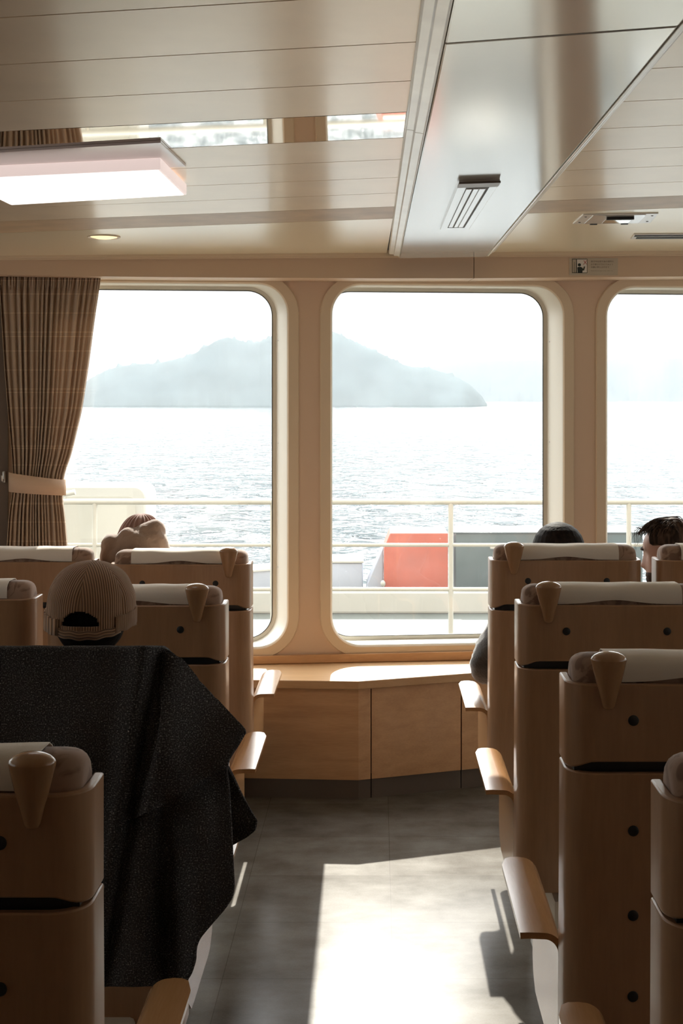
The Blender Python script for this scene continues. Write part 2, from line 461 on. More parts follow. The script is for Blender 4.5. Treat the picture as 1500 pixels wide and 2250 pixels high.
# ------------------------------------------------------------------ the front wall plane (receding slightly to the right)
WS = .0963; W0 = 5.80
def wallD(x): return W0+WS*x
NW = Vector((-WS, 1, 0)).normalized()     # pointing outward (away from the cabin)
TW = Vector((1, WS, 0)).normalized()
def WP(px, py, off=0):
    """point of the wall plane seen at a pixel; off = distance in front of it (towards the cabin)"""
    k = (px-CX)/F
    D = (W0-off)/(1-WS*k)
    return P(px, py, D)
def WX(x, z, off=0):
    """x along the wall (world x on the plane), z height, off outward"""
    return Vector((x, wallD(x), z))+NW*off
def wx(px): return WP(px, 900).x

ZC = .645; CT = .018                     # ceiling height above the eye and its slight tilt
def CP(px, py, drop=0):
    D = (ZC-drop)*F/((CY-py)-CT*(px-CX))
    return P(px, py, D)
def ceil_z(x): return H+ZC+CT*x

# room limits
XL, XR, YB = -3.0, 3.2, -2.2
# ---- floor
bm = bmesh.new()
add_extrude(bm, [(XL, YB, 0), (XR, YB, 0), (XR, 6.2, 0), (XL, 5.6, 0)], (0, 0, -.08))
fl = from_bm('floor', bm, M['floor'], smooth=False)
tag(fl, 'grey stone-look vinyl tile floor of the cabin with a sunlit patch in the aisle', 'floor', kind='structure')

# ---- front wall with three windows
WIN = [(wx(123), wx(631)), (wx(728), wx(1236)), (wx(1332), wx(1332)+wx(1236)-wx(728))]
ZT, ZB = H+.522, H-1.118
RAD = .135; DEPTH = .12; SHEAR = -.044
def outline(w, grow=0, off=0, shear=0, r=RAD):
    return [WX(x+shear, z, off) for x, z in rrect(w[0]-grow, w[1]+grow, ZB-grow, ZT+grow, r+grow)]

cells = []
xm = [-3.0, (WIN[0][1]+WIN[1][0])/2, (WIN[1][1]+WIN[2][0])/2, 3.2]
bm = bmesh.new()
for k, w in enumerate(WIN):
    x0, x1 = xm[k], xm[k+1]; z0, z1 = 0, H+ZC+.10
    cx, cz = (w[0]+w[1])/2, (ZB+ZT)/2
    pts = rrect(w[0], w[1], ZB, ZT, RAD)
    inner = [(x, z) for x, z in pts]
    outer = []
    for x, z in pts:
        dx, dz = x-cx, z-cz
        # blend of proportional mapping: push to the cell border
        tx = ((x1-cx)/dx if dx > 1e-9 else (x0-cx)/dx if dx < -1e-9 else 1e9)
        tz = ((z1-cz)/dz if dz > 1e-9 else (z0-cz)/dz if dz < -1e-9 else 1e9)
        t = min(tx, tz)
        outer.append((cx+dx*t, cz+dz*t))
    n = len(pts)
    for cxn, czn in ((x1, z1), (x0, z1), (x0, z0), (x1, z0)):
        i = min(range(n), key=lambda i: (outer[i][0]-cxn)**2+(outer[i][1]-czn)**2)
        outer[i] = (cxn, czn)
    rings = [[WX(x, z, 0) for x, z in outer], [WX(x, z, 0) for x, z in inner],
             [WX(x+SHEAR, z, DEPTH) for x, z in inner], [WX(x, z, DEPTH+.02) for x, z in outer]]
    add_loft(bm, rings, caps=False)
wf = from_bm('wall_front', bm, M['wall'], smooth=False)
tag(wf, 'cream front wall of the cabin with three round-cornered windows', 'wall', kind='structure')

wlab = ['left window half covered by the beige curtain, island outside', 'middle window between the two wall pillars, red locker outside',
        'right window cut by the edge of the photo, beside the leaning man']
for k, w in enumerate(WIN):
    bm = bmesh.new()
    g = .052
    add_loft(bm, [outline(w, g, -.001), outline(w, g-.004, -.009), outline(w, .006, -.010), outline(w, 0, -.005),
                  outline(w, -.004, .0), [p for p in outline(w, -.004, DEPTH-.005, SHEAR)],
                  outline(w, -.022, DEPTH-.004, SHEAR)], caps=False)
    fr = from_bm('window_%d' % (k+1), bm, M['reveal'], smooth=True, angle=30)
    fr.data.materials.append(M['frame'])
    n = len(outline(w))
    for i, p in enumerate(fr.data.polygons):
        if i < n*3: p.material_index = 1
    tag(fr, wlab[k], 'window', kind='structure')
    bm = bmesh.new()
    add_loft(bm, [outline(w, -.021, DEPTH-.008, SHEAR), outline(w, -.021, DEPTH-.003, SHEAR), outline(w, -.0245, DEPTH-.003, SHEAR), outline(w, -.0240, DEPTH-.008, SHEAR), outline(w, -.021, DEPTH-.008, SHEAR)], caps=False)
    from_bm('gasket', bm, M['gasket'], fr)
    bm = bmesh.new()
    add_loft(bm, [outline(w, -.018, DEPTH, SHEAR), outline(w, -.018, DEPTH+.008, SHEAR)], caps=True)
    from_bm('pane', bm, M['glass'], fr, smooth=False)
    for zz in (ZT-.25, ZT-.72, ZB+.35):
        bm = bmesh.new()
        add_ellipsoid(bm, WX(w[1]-.004+SHEAR*.8, zz, DEPTH*.8), (.003, .005, .005), u=10, v=8)
        from_bm('screw', bm, M['steel'], fr)

# ---- pelmet above windows, cornice
bm = bmesh.new()
POFF = .17
def pel(px, py, off=POFF): return WP(px, py, off)
def seg_box(pa0, pa1, pb0, pb1, depth):
    add_extrude(bm, [pa0, pa1, pb1, pb0], NW*depth)
xs = (-260, 1041, 1700)
def peltop(px): return 548+px*.0    # hidden behind the ceiling
def pelbot(px): return lerp_tab([(-260, 600.), (0, 603.), (230, 608.), (500, 610.), (830, 611.5), (1041, 611.5), (1500, 607.5), (1700, 606)], px)[0]
for a, b in ((-260, 1040.2), (1041.8, 1700)):
    cols = [a+(b-a)*i/6 for i in range(7)]
    poly = [pel(c, pelbot(c)) for c in cols]+[pel(c, 535) for c in cols[::-1]]
    add_extrude(bm, poly, NW*(POFF-.002))
pe = from_bm('trim_1', bm, M['pelmet'], smooth=False)
tag(pe, 'beige pelmet running above the windows under the ceiling', 'pelmet', kind='structure')
# thin shadow step on the lower edge and cornice line
bm = bmesh.new()
def corn(px): return 561-px*.006
for off, y0, y1 in ((.195, -7, 6), (.182, 6, 10)):
    poly = [pel(c, corn(c)+y0, off) for c in (-260, 300, 829, 1300, 1700)]+[pel(c, corn(c)+y1, off) for c in (1700, 1300, 829, 300, -260)]
    add_extrude(bm, poly, NW*(off-POFF+.002))
co = from_bm('trim_2', bm, M['frame'], smooth=False)
tag(co, 'thin cream cornice strip where ceiling meets pelmet', 'cornice', kind='structure')

# ---- other walls
def wall_slab(name, x0, x1, y0, y1, label, m='wall'):
    bm = bmesh.new(); add_box(bm, ((x0+x1)/2, (y0+y1)/2, 1.25), (x1-x0, y1-y0, 2.5))
    o = from_bm(name, bm, M[m], smooth=False); tag(o, label, 'wall', kind='structure')
def side_wall(name, x0, x1, y1, label):  # window band is an unseen addition that lets fill light in
    bm = bmesh.new()
    add_box(bm, ((x0+x1)/2, (YB+y1)/2, .45), (.1, y1-YB, .9)); add_box(bm, ((x0+x1)/2, (YB+y1)/2, 2.33), (.1, y1-YB, .36))
    add_box(bm, ((x0+x1)/2, (YB+.9)/2, 1.525), (.1, .9-YB, 1.25))
    for i in range(5):
        yy = 2.0+(y1-2.1)*i/4
        add_box(bm, ((x0+x1)/2, yy, 1.525), (.1, .2, 1.25))
    o = from_bm(name, bm, M['wall'], smooth=False); tag(o, label, 'wall', kind='structure')
    bm = bmesh.new(); add_box(bm, ((x0+x1)/2, (YB+y1)/2, 1.525), (.008, y1-YB-.1, 1.26)); from_bm('pane', bm, M['glass'], o, smooth=False)
side_wall('wall_left', XL-.1, XL, 5.6, 'cream left side wall of the cabin, unseen window band added for fill light')
side_wall('wall_right', XR, XR+.1, 6.1, 'cream right side wall of the cabin, unseen window band added for fill light')
wall_slab('wall_back', XL, XR, YB-.1, YB, 'cream rear wall behind the last row, outside the frame')
# wall end left of curtain, its shade painted as a dark brown strip
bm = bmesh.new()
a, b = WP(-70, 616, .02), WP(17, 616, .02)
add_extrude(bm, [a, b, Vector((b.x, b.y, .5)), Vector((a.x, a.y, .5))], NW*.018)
o = from_bm('trim_3', bm, M['wall_shade'], smooth=False)
tag(o, 'vertical wall strip left of the curtain, its shade painted dark brown', 'trim', kind='structure')
bm = bmesh.new()
c = WP(9, 1048, .03)
add_box(bm, c, (.012, .012, .05), .003)
add_tube(bm, [c+Vector((0, -.005, -.012)), c+Vector((0, -.03, -.014)), c+Vector((0, -.034, .008))], .004)
o = from_bm('curtain_hook', bm, M['steel']); tag(o, 'small metal tieback hook on the dark strip beside the curtain', 'hook')

# ---- ceiling
def edge_line(p0, p1, drop=0):
    a, b = CP(*p0, drop), CP(*p1, drop)
    def f(y): return a.x+(b.x-a.x)*(y-a.y)/(b.y-a.y)
    return f
eL0 = edge_line((925, 2), (853, 556))
eL1 = edge_line((988, 2), (876, 560), .0)
eR0 = edge_line((1507, 2), (1060, 560), .0)
eR1 = edge_line((1548, 2), (1080, 556))
PSL = -.133
ks = [2.304+.28*k for k in range(-16, 9)]
def at_right(y900): return y900
def plank_y(y900, x): return y900+PSL*(x-.06)
def ceil_plank(bm, ya, yb, side):
    """slab between two plank lines, with a thin open joint"""
    g = .0022
    if side < 0:
        xa = XL; 
        pts = [(xa, plank_y(ya, xa)+g), (xa, plank_y(yb, xa)-g)]
        yR0, yR1 = ya, yb
        xb = eL0(yb); pts += [(xb, plank_y(yb, xb)-g)]
        xb = eL0(ya); pts += [(xb, plank_y(ya, xb)+g)]
    else:
        xb = XR
        xa = eR1(ya); p = [(xa, plank_y(ya, xa)+g)]
        xa2 = eR1(yb-.1); p += [(xa2, plank_y(yb, xa2)-g), (xb, plank_y(yb, xb)-g), (xb, plank_y(ya, xb)+g)]
        pts = p
    out = []
    for x, y in pts:
        y = min(y, wallD(x)-.1)
        out.append(Vector((x, y, ceil_z(x))))
    if max((v.y for v in out)) - min((v.y for v in out)) < .002: return
    add_extrude(bm, out, (0, 0, .03))
bm = bmesh.new(); bmir = bmesh.new(); btan = bmesh.new(); bend = bmesh.new()
for i in range(len(ks)-1):
    for side in (-1, 1):
        ya, yb = ks[i], ks[i+1]
        if ya > 4.5: continue
        if abs(ya-2.864) < .01 and side < 0: ceil_plank(bmir, ya, yb, side)
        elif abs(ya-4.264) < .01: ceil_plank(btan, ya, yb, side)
        else: ceil_plank(bm, ya, yb, side)
for side in (-1, 1): ceil_plank(bend, 4.544, 7.0, side)
# backing above the joints
add_extrude(bm, [Vector((XL, YB, ceil_z(XL)+.034)), Vector((XR, YB, ceil_z(XR)+.034)), Vector((XR, wallD(XR), ceil_z(XR)+.034)), Vector((XL, wallD(XL), ceil_z(XL)+.034))], (0, 0, .05))
ce = from_bm('ceiling', bm, M['ceiling'], smooth=False)
bm = bmesh.new()
add_extrude(bm, [Vector((x_, y_, ceil_z(x_)+.012)) for x_, y_ in ((XL+.01, YB+.01), (XR-.01, YB+.01), (XR-.01, wallD(XR)-.2), (XL+.01, wallD(XL)-.2))], (0, 0, .006))
from_bm('joint_backing', bm, M['slot'], ce, smooth=False)
tag(ce, 'cream satin plank ceiling of the cabin', 'ceiling', kind='structure')
def bev(o, w=.003, seg=2):
    md = o.modifiers.new('bevel', 'BEVEL'); md.width = w; md.segments = seg; md.limit_method = 'ANGLE'; return o
bev(from_bm('mirror_plank', bmir, M['mirror'], ce, smooth=False), .001)['label'] = 'mirror polished plank'
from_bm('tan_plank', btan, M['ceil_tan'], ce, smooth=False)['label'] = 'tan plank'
from_bm('end_plank', bend, M['ceil_end'], ce, smooth=False)['label'] = 'pale wide plank along the wall'

# centre panel and its two trims
def strip(f0, f1, y0, y1, d0, d1, thick=.08):
    out = [Vector((f0(y0), y0, ceil_z(f0(y0))-d0)), Vector((f1(y0), y0, ceil_z(f1(y0))-d1)),
           Vector((f1(y1), y1, ceil_z(f1(y1))-d1)), Vector((f0(y1), y1, ceil_z(f0(y1))-d0))]
    return out
bm = bmesh.new()
seam = 2.0
for y0, y1 in ((YB, 2.186), (2.190, 5.585)):
    p = strip(eL1, eR0, y0, y1, .028, .028)
    if y0 > 0:
        p[0].y += .03; p[1].y -= .05
    else:
        p[3].y += .03; p[2].y -= .05
    add_extrude(bm, p, (0, 0, .05))
cp = from_bm('trim_4', bm, M['panel'], smooth=False)
bev(cp, .004)
tag(cp, 'glossy white dropped centre panel of the ceiling above the aisle', 'ceiling panel', kind='structure')
bm = bmesh.new()
def trimprof(fa, fb, y0, y1, prof):
    rings = []
    for y in (y0, y1):
        r = []
        for t, d in prof:
            x = fa(y)+(fb(y)-fa(y))*t
            r.append(Vector((x, y, ceil_z(x)-d)))
        rings.append(r)
    add_loft(bm, rings)
lp = [(0, -.02), (0, .010), (.06, .016), (.42, .018), (.48, .023), (.9, .026), (.93, .030), (.97, .030), (.97, -.02)]
trimprof(eL0, eL1, YB, 2.974, lp); trimprof(eL0, eL1, 2.976, 5.52, lp)
o = from_bm('trim_5', bm, M['trim'], smooth=False); bev(o, .0015)
tag(o, 'cream moulding along the left edge of the centre ceiling panel', 'moulding', kind='structure')
bm = bmesh.new()
rp = [(1.0, -.02), (1.0, .010), (.8, .014), (.62, .014), (.56, .020), (.3, .022), (.22, .030), (.03, .030), (.03, -.02)]
trimprof(eR0, eR1, YB, 2.974, rp); trimprof(eR0, eR1, 2.976, 5.55, rp)
o = from_bm('trim_6', bm, M['trim'], smooth=False); bev(o, .0015)
tag(o, 'cream moulding along the right edge of the centre ceiling panel', 'moulding', kind='structure')

# ---- ceiling fittings
lu = empty('ceiling_lamp', CP(200, 345)); tag(lu, 'long rectangular lit ceiling lamp with pinkish rim above the left rows', 'lamp')
def LP(px, py, drop):
    D = (ZC-drop)*F/((CY-py)-CT*(px-CX)); return P(px, py, D)
def quad_prism(bm, c4, z_off_top):
    add_extrude(bm, c4, (0, 0, z_off_top))
c4 = [LP(-98, 393, .037), LP(352, 372, .037), LP(410, 428, .037), LP(22, 450, .037)]
def inset(c, d):
    m = sum(c, Vector())/4
    return [p+(m-p).normalized()*d for p in c]
loc = lu.location.copy()
bm = bmesh.new(); quad_prism(bm, [p-loc for p in c4], .031)
o = from_bm('lamp_rim', bm, M['lamp_side'], lu, smooth=False); bev(o, .002)
bm = bmesh.new(); quad_prism(bm, [p-loc-Vector((0, 0, .002)) for p in inset(c4, .010)], .01)
from_bm('diffuser', bm, M['lamp_lens'], lu, smooth=False)
bm = bmesh.new(); quad_prism(bm, [p-loc+Vector((0, 0, .030)) for p in inset(c4, .03)], .0035)
from_bm('gap_shade', bm, M['slot'], lu, smooth=False)  # dark sheet painting the shadow gap between rim and ceiling
pq = [LP(-98, 341, .007), LP(353, 313.5, .007), LP(408, 366, .007), LP(-98, 396, .007)]
bm = bmesh.new(); quad_prism(bm, [p-loc for p in pq], .0068)
o = from_bm('mounting_plate', bm, M['lamp_body'], lu, smooth=False); bev(o, .001)

dc = CP(228, 520)
dl = empty('downlight', dc); tag(dl, 'round recessed downlight with warm yellow lens near the curtain', 'downlight')
bm = bmesh.new(); add_lathe(bm, [(.050, -.0015), (.060, -.004), (.063, -.002), (.063, .004), (.050, .004), (.050, -.0015)], (0, 0, 0), 40)
from_bm('ring', bm, M['frame'], dl)
bm = bmesh.new(); add_lathe(bm, [(.0, -.009), (.03, -.0075), (.0505, -.002), (.0505, .003), (0, .003)], (0, 0, 0), 40)
from_bm('lens', bm, M['down_lens'], dl, smooth=False)

# emergency light plate on the right
q = [CP(1258, 490), CP(1428, 488), CP(1446, 467), CP(1281, 470)]
el = empty('emergency_light', sum(q, Vector())/4); tag(el, 'flat recessed rectangular metal light plate in the right ceiling', 'light')
loc = el.location.copy()
bm = bmesh.new(); add_extrude(bm, [p-loc-Vector((0, 0, .004)) for p in q], (0, 0, .006)); o = from_bm('plate', bm, M['vent_white'], el, smooth=False); bev(o, .001)
def bil(c, u, v):
    return (c[0]*(1-u)+c[1]*u)*(1-v)+(c[3]*(1-u)+c[2]*u)*v
def sub(c, u0, u1, v0, v1): return [bil(c, u0, v0), bil(c, u1, v0), bil(c, u1, v1), bil(c, u0, v1)]
bm = bmesh.new(); add_extrude(bm, [p-loc-Vector((0, 0, .006)) for p in sub(q, .14, .84, .05, .95)], (0, 0, .003)); from_bm('cover_plate', bm, M['panel'], el, smooth=False)
bm = bmesh.new(); add_extrude(bm, [p-loc-Vector((0, 0, .007)) for p in sub(q, .36, .70, .12, .80)], (0, 0, .003)); from_bm('reflector', bm, M['mirror'], el, smooth=False)
for u in (.22, .62):
    bm = bmesh.new(); add_extrude(bm, [p-loc-Vector((0, 0, .008)) for p in sub(q, u, u+.09, -.02, .06)], (0, 0, .004)); from_bm('clip', bm, M['slot'], el, smooth=False)
bm = bmesh.new(); add_extrude(bm, [p-loc-Vector((0, 0, .016)) for p in sub(q, .34, .70, .74, .82)], (0, 0, .01))
from_bm('light_bar', bm, M['slot'], el, smooth=False)
for u, v in ((.06, .2), (.06, .8), (.94, .2), (.94, .8)):
    bm = bmesh.new(); add_ellipsoid(bm, bil(q, u, v)-loc-Vector((0, 0, .004)), (.005, .005, .002), u=10, v=6)
    from_bm('screw', bm, M['slot'], el)

q = [CP(1385, 523), CP(1720, 521), CP(1720, 511), CP(1392, 513)]
sd = empty('slot_diffuser', sum(q, Vector())/4); tag(sd, 'long narrow air slot in the right ceiling near the sign', 'vent')
loc = sd.location.copy()
bm = bmesh.new(); add_extrude(bm, [p-loc-Vector((0, 0, .005)) for p in q], (0, 0, .007)); from_bm('frame', bm, M['vent_white'], sd, smooth=False)
bm = bmesh.new()
add_extrude(bm, [p-loc-Vector((0, 0, .007)) for p in sub(q, .03, 1, .12, .42)], (0, 0, .004)); add_extrude(bm, [p-loc-Vector((0, 0, .007)) for p in sub(q, .01, 1, .62, .88)], (0, 0, .004))
from_bm('slot', bm, M['slot'], sd, smooth=False)

# vent in centre panel
q = [CP(1008, 397, .028), CP(1098, 394, .028), CP(1030, 498, .028), CP(967, 499, .028)]
vt = empty('air_vent', sum(q, Vector())/4); tag(vt, 'white slatted air vent in the glossy centre ceiling panel', 'vent')
loc = vt.location.copy()
dn = Vector((0, 0, -1))
bm = bmesh.new(); add_extrude(bm, [p-loc+dn*.010 for p in q], (0, 0, .011)); o = from_bm('frame', bm, M['panel'], vt, smooth=False); bev(o, .001)
bm = bmesh.new(); add_extrude(bm, [p-loc+dn*.0105 for p in sub(q, .22, .80, .07, .95)], (0, 0, .003)); from_bm('slot', bm, M['slot'], vt, smooth=False)
for u0, u1 in ((.235, .385), (.42, .56), (.572, .735)):
    bm = bmesh.new(); add_extrude(bm, [p-loc+dn*.0125 for p in sub(q, u0, u1, .085, .92)], (0, 0, .006)); o = from_bm('slat', bm, M['panel'], vt, smooth=False); bev(o, .002)
bm = bmesh.new(); add_extrude(bm, [p-loc+dn*.013 for p in sub(q, -.01, 1.0, -.02, .05)], (0, 0, .006)); from_bm('end_bar', bm, M['toe'], vt, smooth=False)

# ---- sign on pelmet
sg = empty('notice_sticker', pel(1303, 586)); tag(sg, 'small pale notice with a waving figure pictogram on the pelmet', 'sign')
loc = sg.location.copy()
def SP(px, py, lift=0): return pel(px, py, POFF+lift)-loc
bm = bmesh.new(); add_extrude(bm, [SP(1250, 567, .002), SP(1357, 567, .002), SP(1357, 605, .002), SP(1250, 605, .002)], NW*.0025)
from_bm('backing', bm, M['sign'], sg, smooth=False)
bm = bmesh.new()
def srect(bm, x0, y0, x1, y1, l=.003): add_extrude(bm, [SP(x0, y0, l), SP(x1, y0, l), SP(x1, y1, l), SP(x0, y1, l)], NW*.001)
srect(bm, 1267, 569.5, 1289, 599.5); from_bm('pictogram_field', bm, M['sign_white'], sg, smooth=False)
bm = bmesh.new()
for a in ((1256.5, 569, 1289.5, 570), (1256.5, 599, 1289.5, 600), (1256.5, 569, 1257.3, 600), (1289, 569, 1289.8, 600), (1265.5, 569, 1267, 600), (1261, 575, 1261.6, 600)): srect(bm, *a, l=.0035)
cc = SP(1272.5, 582, .0035)
pts = [SP(1272.5+3.4*math.cos(a*PI/10), 582+3.4*math.sin(a*PI/10), .004) for a in range(20)]
add_extrude(bm, pts, NW*.001)
add_extrude(bm, [SP(x, y, .004) for x, y in ((1268, 588), (1270, 586.5), (1276, 586.5), (1279, 588.5), (1280.5, 591), (1283, 585), (1285, 586), (1283, 594), (1279.5, 594.5), (1279, 600), (1269, 600))], NW*.001)
from_bm('pictogram_figure', bm, M['sign_ink'], sg, smooth=False)
bm = bmesh.new()
add_extrude(bm, [SP(x, y, .004) for x, y in ((1281.5, 572.5), (1282.3, 572), (1289, 580.5), (1288.2, 581))], NW*.001)
add_extrude(bm, [SP(x, y, .004) for x, y in ((1288.2, 572), (1289, 572.5), (1281.6, 582), (1280.8, 581.5))], NW*.001)
from_bm('red_cross', bm, M['sign_red'], sg, smooth=False)
def text(body, px, py, hpx, width_px, m, parent, name='lettering'):
    cu = bpy.data.curves.new('t', 'FONT'); cu.body = body; cu.size = 1; cu.extrude = .0
    o = bpy.data.objects.new('t', cu); COL.objects.link(o)
    bpy.context.view_layer.update()
    me = bake_font(o)
    xs = [v.co.x for v in me.vertices]; ys = [v.co.y for v in me.vertices]
    if not xs: return None
    w = max(xs)-min(xs); hh = max(ys)-min(ys)
    sx, sy = width_px/w, hpx/hh
    x0, y1 = min(xs), max(ys)
    for v in me.vertices:
        q = SP(px+(v.co.x-x0)*sx, py+(y1-v.co.y)*sy, .0036); v.co = q
    return link(name, me, m, parent, smooth=False)
def bake_font(o):
    dg = bpy.context.evaluated_depsgraph_get()
    me = bpy.data.meshes.new_from_object(o.evaluated_get(dg))
    cu = o.data; bpy.data.objects.remove(o, do_unlink=True); bpy.data.curves.remove(cu)
    return me
M['sign_grey'] = plain('sign_grey_ink', (.16, .12, .09), .6)
for body, py, h, w in (('航行中は窓や扉の開閉を', 572.5, 3.8, 50), ('お子様だけでなさらぬよう', 579, 3.8, 48), ('お願い申し上げます', 585.2, 3.6, 40), ('Please do not open while under way', 594.2, 1.9, 48)):
    try: text(body, 1298, py, h, w, M['sign_grey'], sg)
    except Exception as e: print('text', e)

# ---- window ledge and cabinets
def GP(px, py, z):
    """point at height z below the eye seen at a pixel"""
    D = z*F/(py-CY); return P(px, py, D)
LZ = 1.19
a = GP(568, 1494, LZ); b = GP(787, 1497, LZ); c = GP(1060, 1477, LZ)
def ext(p, q, x):
    return Vector((x, p.y+(q.y-p.y)*(x-p.x)/(q.x-p.x), p.z))
A = ext(b, a, -1.95); Bc = b; Cc = ext(b, c, 1.28)
zt = H-LZ
ROOT = Vector((-.08, 5.5, 0))
bm = bmesh.new()
back = [Vector((1.28, wallD(1.28)-.012, zt)), Vector((-1.95, wallD(-1.95)-.012, zt))]
add_extrude(bm, [A, Bc, Cc]+back, (0, 0, -.036))
o = from_bm('window_ledge', bm, M['ledge_wood'], smooth=False); bev(o, .004)
tag(o, 'pale wooden ledge top under the windows, sunlit and bent outward at its middle', 'ledge')
# upstand
bm = bmesh.new()
add_extrude(bm, [WX(-1.95, zt+.001, -.026), WX(1.28, zt+.001, -.026), WX(1.28, zt+.042, -.026), WX(-1.95, zt+.034, -.026)], NW*.022)
o = from_bm('baseboard_front', bm, M['cab_wood'], smooth=False); bev(o, .003)
tag(o, 'wooden upstand strip along the wall at the back of the ledge', 'upstand', kind='structure')
def face_pt(t, inset=.022):
    """point along the cabinet front: t<0 on the left leg, t>0 on the right leg, by world x"""
    p = ext(Bc, A, t) if t < Bc.x else ext(Bc, Cc, t)
    return Vector((p.x, p.y+inset, 0))
def xat(px):
    # world x on the right leg seen at pixel column
    lo, hi = Bc.x, 1.2
    for _ in range(50):
        m_ = (lo+hi)/2; p = face_pt(m_)
        if CX+F*p.x/p.y < px: lo = m_
        else: hi = m_
    return lo
x815, x1013 = xat(815), xat(1013)
ztc = zt-.038; zk = .085
def cabinet(name, xs, label, joint=.002):
    pts = [face_pt(x) for x in xs]
    root = empty(name, (pts[0].x, pts[0].y+.1, 0)); tag(root, label, 'cabinet', 'wooden cabinets under the windows')
    lc = root.location.copy()
    pts[0].x += joint; pts[-1].x -= joint
    poly = [Vector((p.x, p.y, zk))-lc for p in pts]+[Vector((p.x, wallD(p.x)-.012, zk))-lc for p in (pts[-1], pts[0])]
    bm = bmesh.new(); add_extrude(bm, poly, (0, 0, ztc-zk))
    o = from_bm('front_panel', bm, M['cab_wood'], root, smooth=False); bev(o, .0015)
    poly = [Vector((p.x, p.y+.018, 0))-lc for p in pts]+[Vector((p.x, wallD(p.x)-.02, 0))-lc for p in (pts[-1], pts[0])]
    bm = bmesh.new(); add_extrude(bm, poly, (0, 0, zk-.001))
    from_bm('toe_kick', bm, M['toe'], root, smooth=False)
    return root
cabinet('ledge_cabinet', (-1.9, Bc.x, x815), 'wide wooden cabinet under the ledge at its outward bend, left of the first joint')
cabinet('ledge_cabinet', (x815, x1013), 'wooden cabinet door under the ledge between the two vertical joints')
cabinet('ledge_cabinet', (x1013, 1.24), 'wooden cabinet end behind the front right armrest, right of the second joint')

# unseen block added above the cabin to cut sky light from behind
bm = bmesh.new(); add_box(bm, (0, 1.2, 4.9), (20, 9.0, 4.2))
o = from_bm('sky_blocker', bm, M['white_paint'], smooth=False); tag(o, 'unseen white block added above the cabin to cut sky light from behind', 'light blocker', kind='structure')
# ------------------------------------------------------------------ seats
HW = .262
ZTOP = 1.147
def u_path(hw, r, dep, n=8):
    pts = [(-hw, dep), (-hw, (dep+r)/2)]
    for i in range(n+1):
        a = PI+PI/2*i/n
        pts.append((-hw+r+r*math.cos(a), r+r*math.sin(a)))
    for i in range(1, 8): pts.append((-hw+r+(2*hw-2*r)*i/8, 0))
    for i in range(n+1):
        a = 1.5*PI+PI/2*i/n
        pts.append((hw-r+r*math.cos(a), r+r*math.sin(a)))
    pts += [(hw, (dep+r)/2), (hw, dep)]
    return pts
def shell(name, zlo, zhi, r=.055, dep=.12, th=.016, drop_side_lo=0, flare=0, mat_=None):
    key = name
    outer = u_path(HW, r, dep); inner = u_path(HW-th, r-th*.6, dep, 8)
    inner = [(x, y+ (th if y < dep-1e-6 and abs(y) < r+.001 else 0)*max(0, 1-y/r) ) for x, y in inner]
    bm = bmesh.new(); rings = []
    for (ox, oy), (ix, iy) in zip(outer, inner):
        k = smooth01((abs(ox)-(HW-r*.95))/(r*.95))
        zl = zlo-drop_side_lo*k; zh = zhi
        nz = 6
        ring = []
        fx = lambda x, z: x*(1+flare*(zhi-z))
        for j in range(nz+1):
            z = zl+(zh-zl)*j/nz; ring.append((fx(ox, z), oy, z))
        for j in range(nz, -1, -1):
            z = zl+(zh-zl)*j/nz; ring.append((fx(ix, z), iy, z))
        rings.append(ring)
    add_loft(bm, rings)
    bmesh.ops.recalc_face_normals(bm, faces=bm.faces)
    me = bpy.data.meshes.new(name); bm.to_mesh(me); bm.free()
    me.polygons.foreach_set('use_smooth', [True]*len(me.polygons)); me.set_sharp_from_angle(angle=math.radians(40))
    return me
MESH = {}
MESH['upper_shell'] = shell('upper_shell', ZTOP-.150, ZTOP, drop_side_lo=.017)
MESH['lower_shell'] = shell('lower_shell', .375, ZTOP-.172, flare=.022)

def mesh_of(bm, name, angle=40):
    bmesh.ops.recalc_face_normals(bm, faces=bm.faces)
    me = bpy.data.meshes.new(name); bm.to_mesh(me); bm.free()
    me.polygons.foreach_set('use_smooth', [True]*len(me.polygons)); me.set_sharp_from_angle(angle=math.radians(angle))
    return me
# peg
bm = bmesh.new()
prof = [(0, -.046), (.006, -.0455), (.0105, -.043), (.0125, -.038), (.0185, -.014), (.0235, .003), (.0290, .024), (.0335, .044), (.0346, .0505), (.0346, .0515), (.0325, .0555), (.027, .0600), (.018, .0640), (.009, .0658), (0, .0663)]
add_lathe(bm, prof, (0, 0, 0), 40)
for v in bm.verts: v.co.y *= .8
MESH['peg'] = mesh_of(bm, 'grab_knob', 50)
# headrest cushion (superelliptic roll)
def roll(hw, y0, y1, z0, z1, nx=28, nr=28, e=3.2, endr=.035, wob=0):
    bm = bmesh.new(); rings = []
    cy, cz, ry, rz = (y0+y1)/2, (z0+z1)/2, (y1-y0)/2, (z1-z0)/2
    for i in range(nx+1):
        u = -1+2*i/nx
        x = hw*math.sin(u*PI/2)
        d = max(0, (abs(x)-(hw-endr))/endr); s = math.sqrt(max(0.0004, 1-d*d))
        s = .25+.75*s if d < 1 else .25
        ring = []
        for k in range(nr):
            a = 2*PI*k/nr
            ca, sa = math.cos(a), math.sin(a)
            q = (abs(ca)**e+abs(sa)**e)**(-1/e)
            yy = cy+ca*q*(ry-(1-s)*.03); zz = cz+sa*q*(rz-(1-s)*.03)
            if wob: zz += wob*mnoise.noise(Vector((x*9, k*.4, 3)))
            ring.append((x, yy, zz))
        rings.append(ring)
    add_loft(bm, rings)
    return bm
MESH['headrest'] = mesh_of(roll(.246, .020, .135, ZTOP-.17, ZTOP+.047), 'headrest', 60)
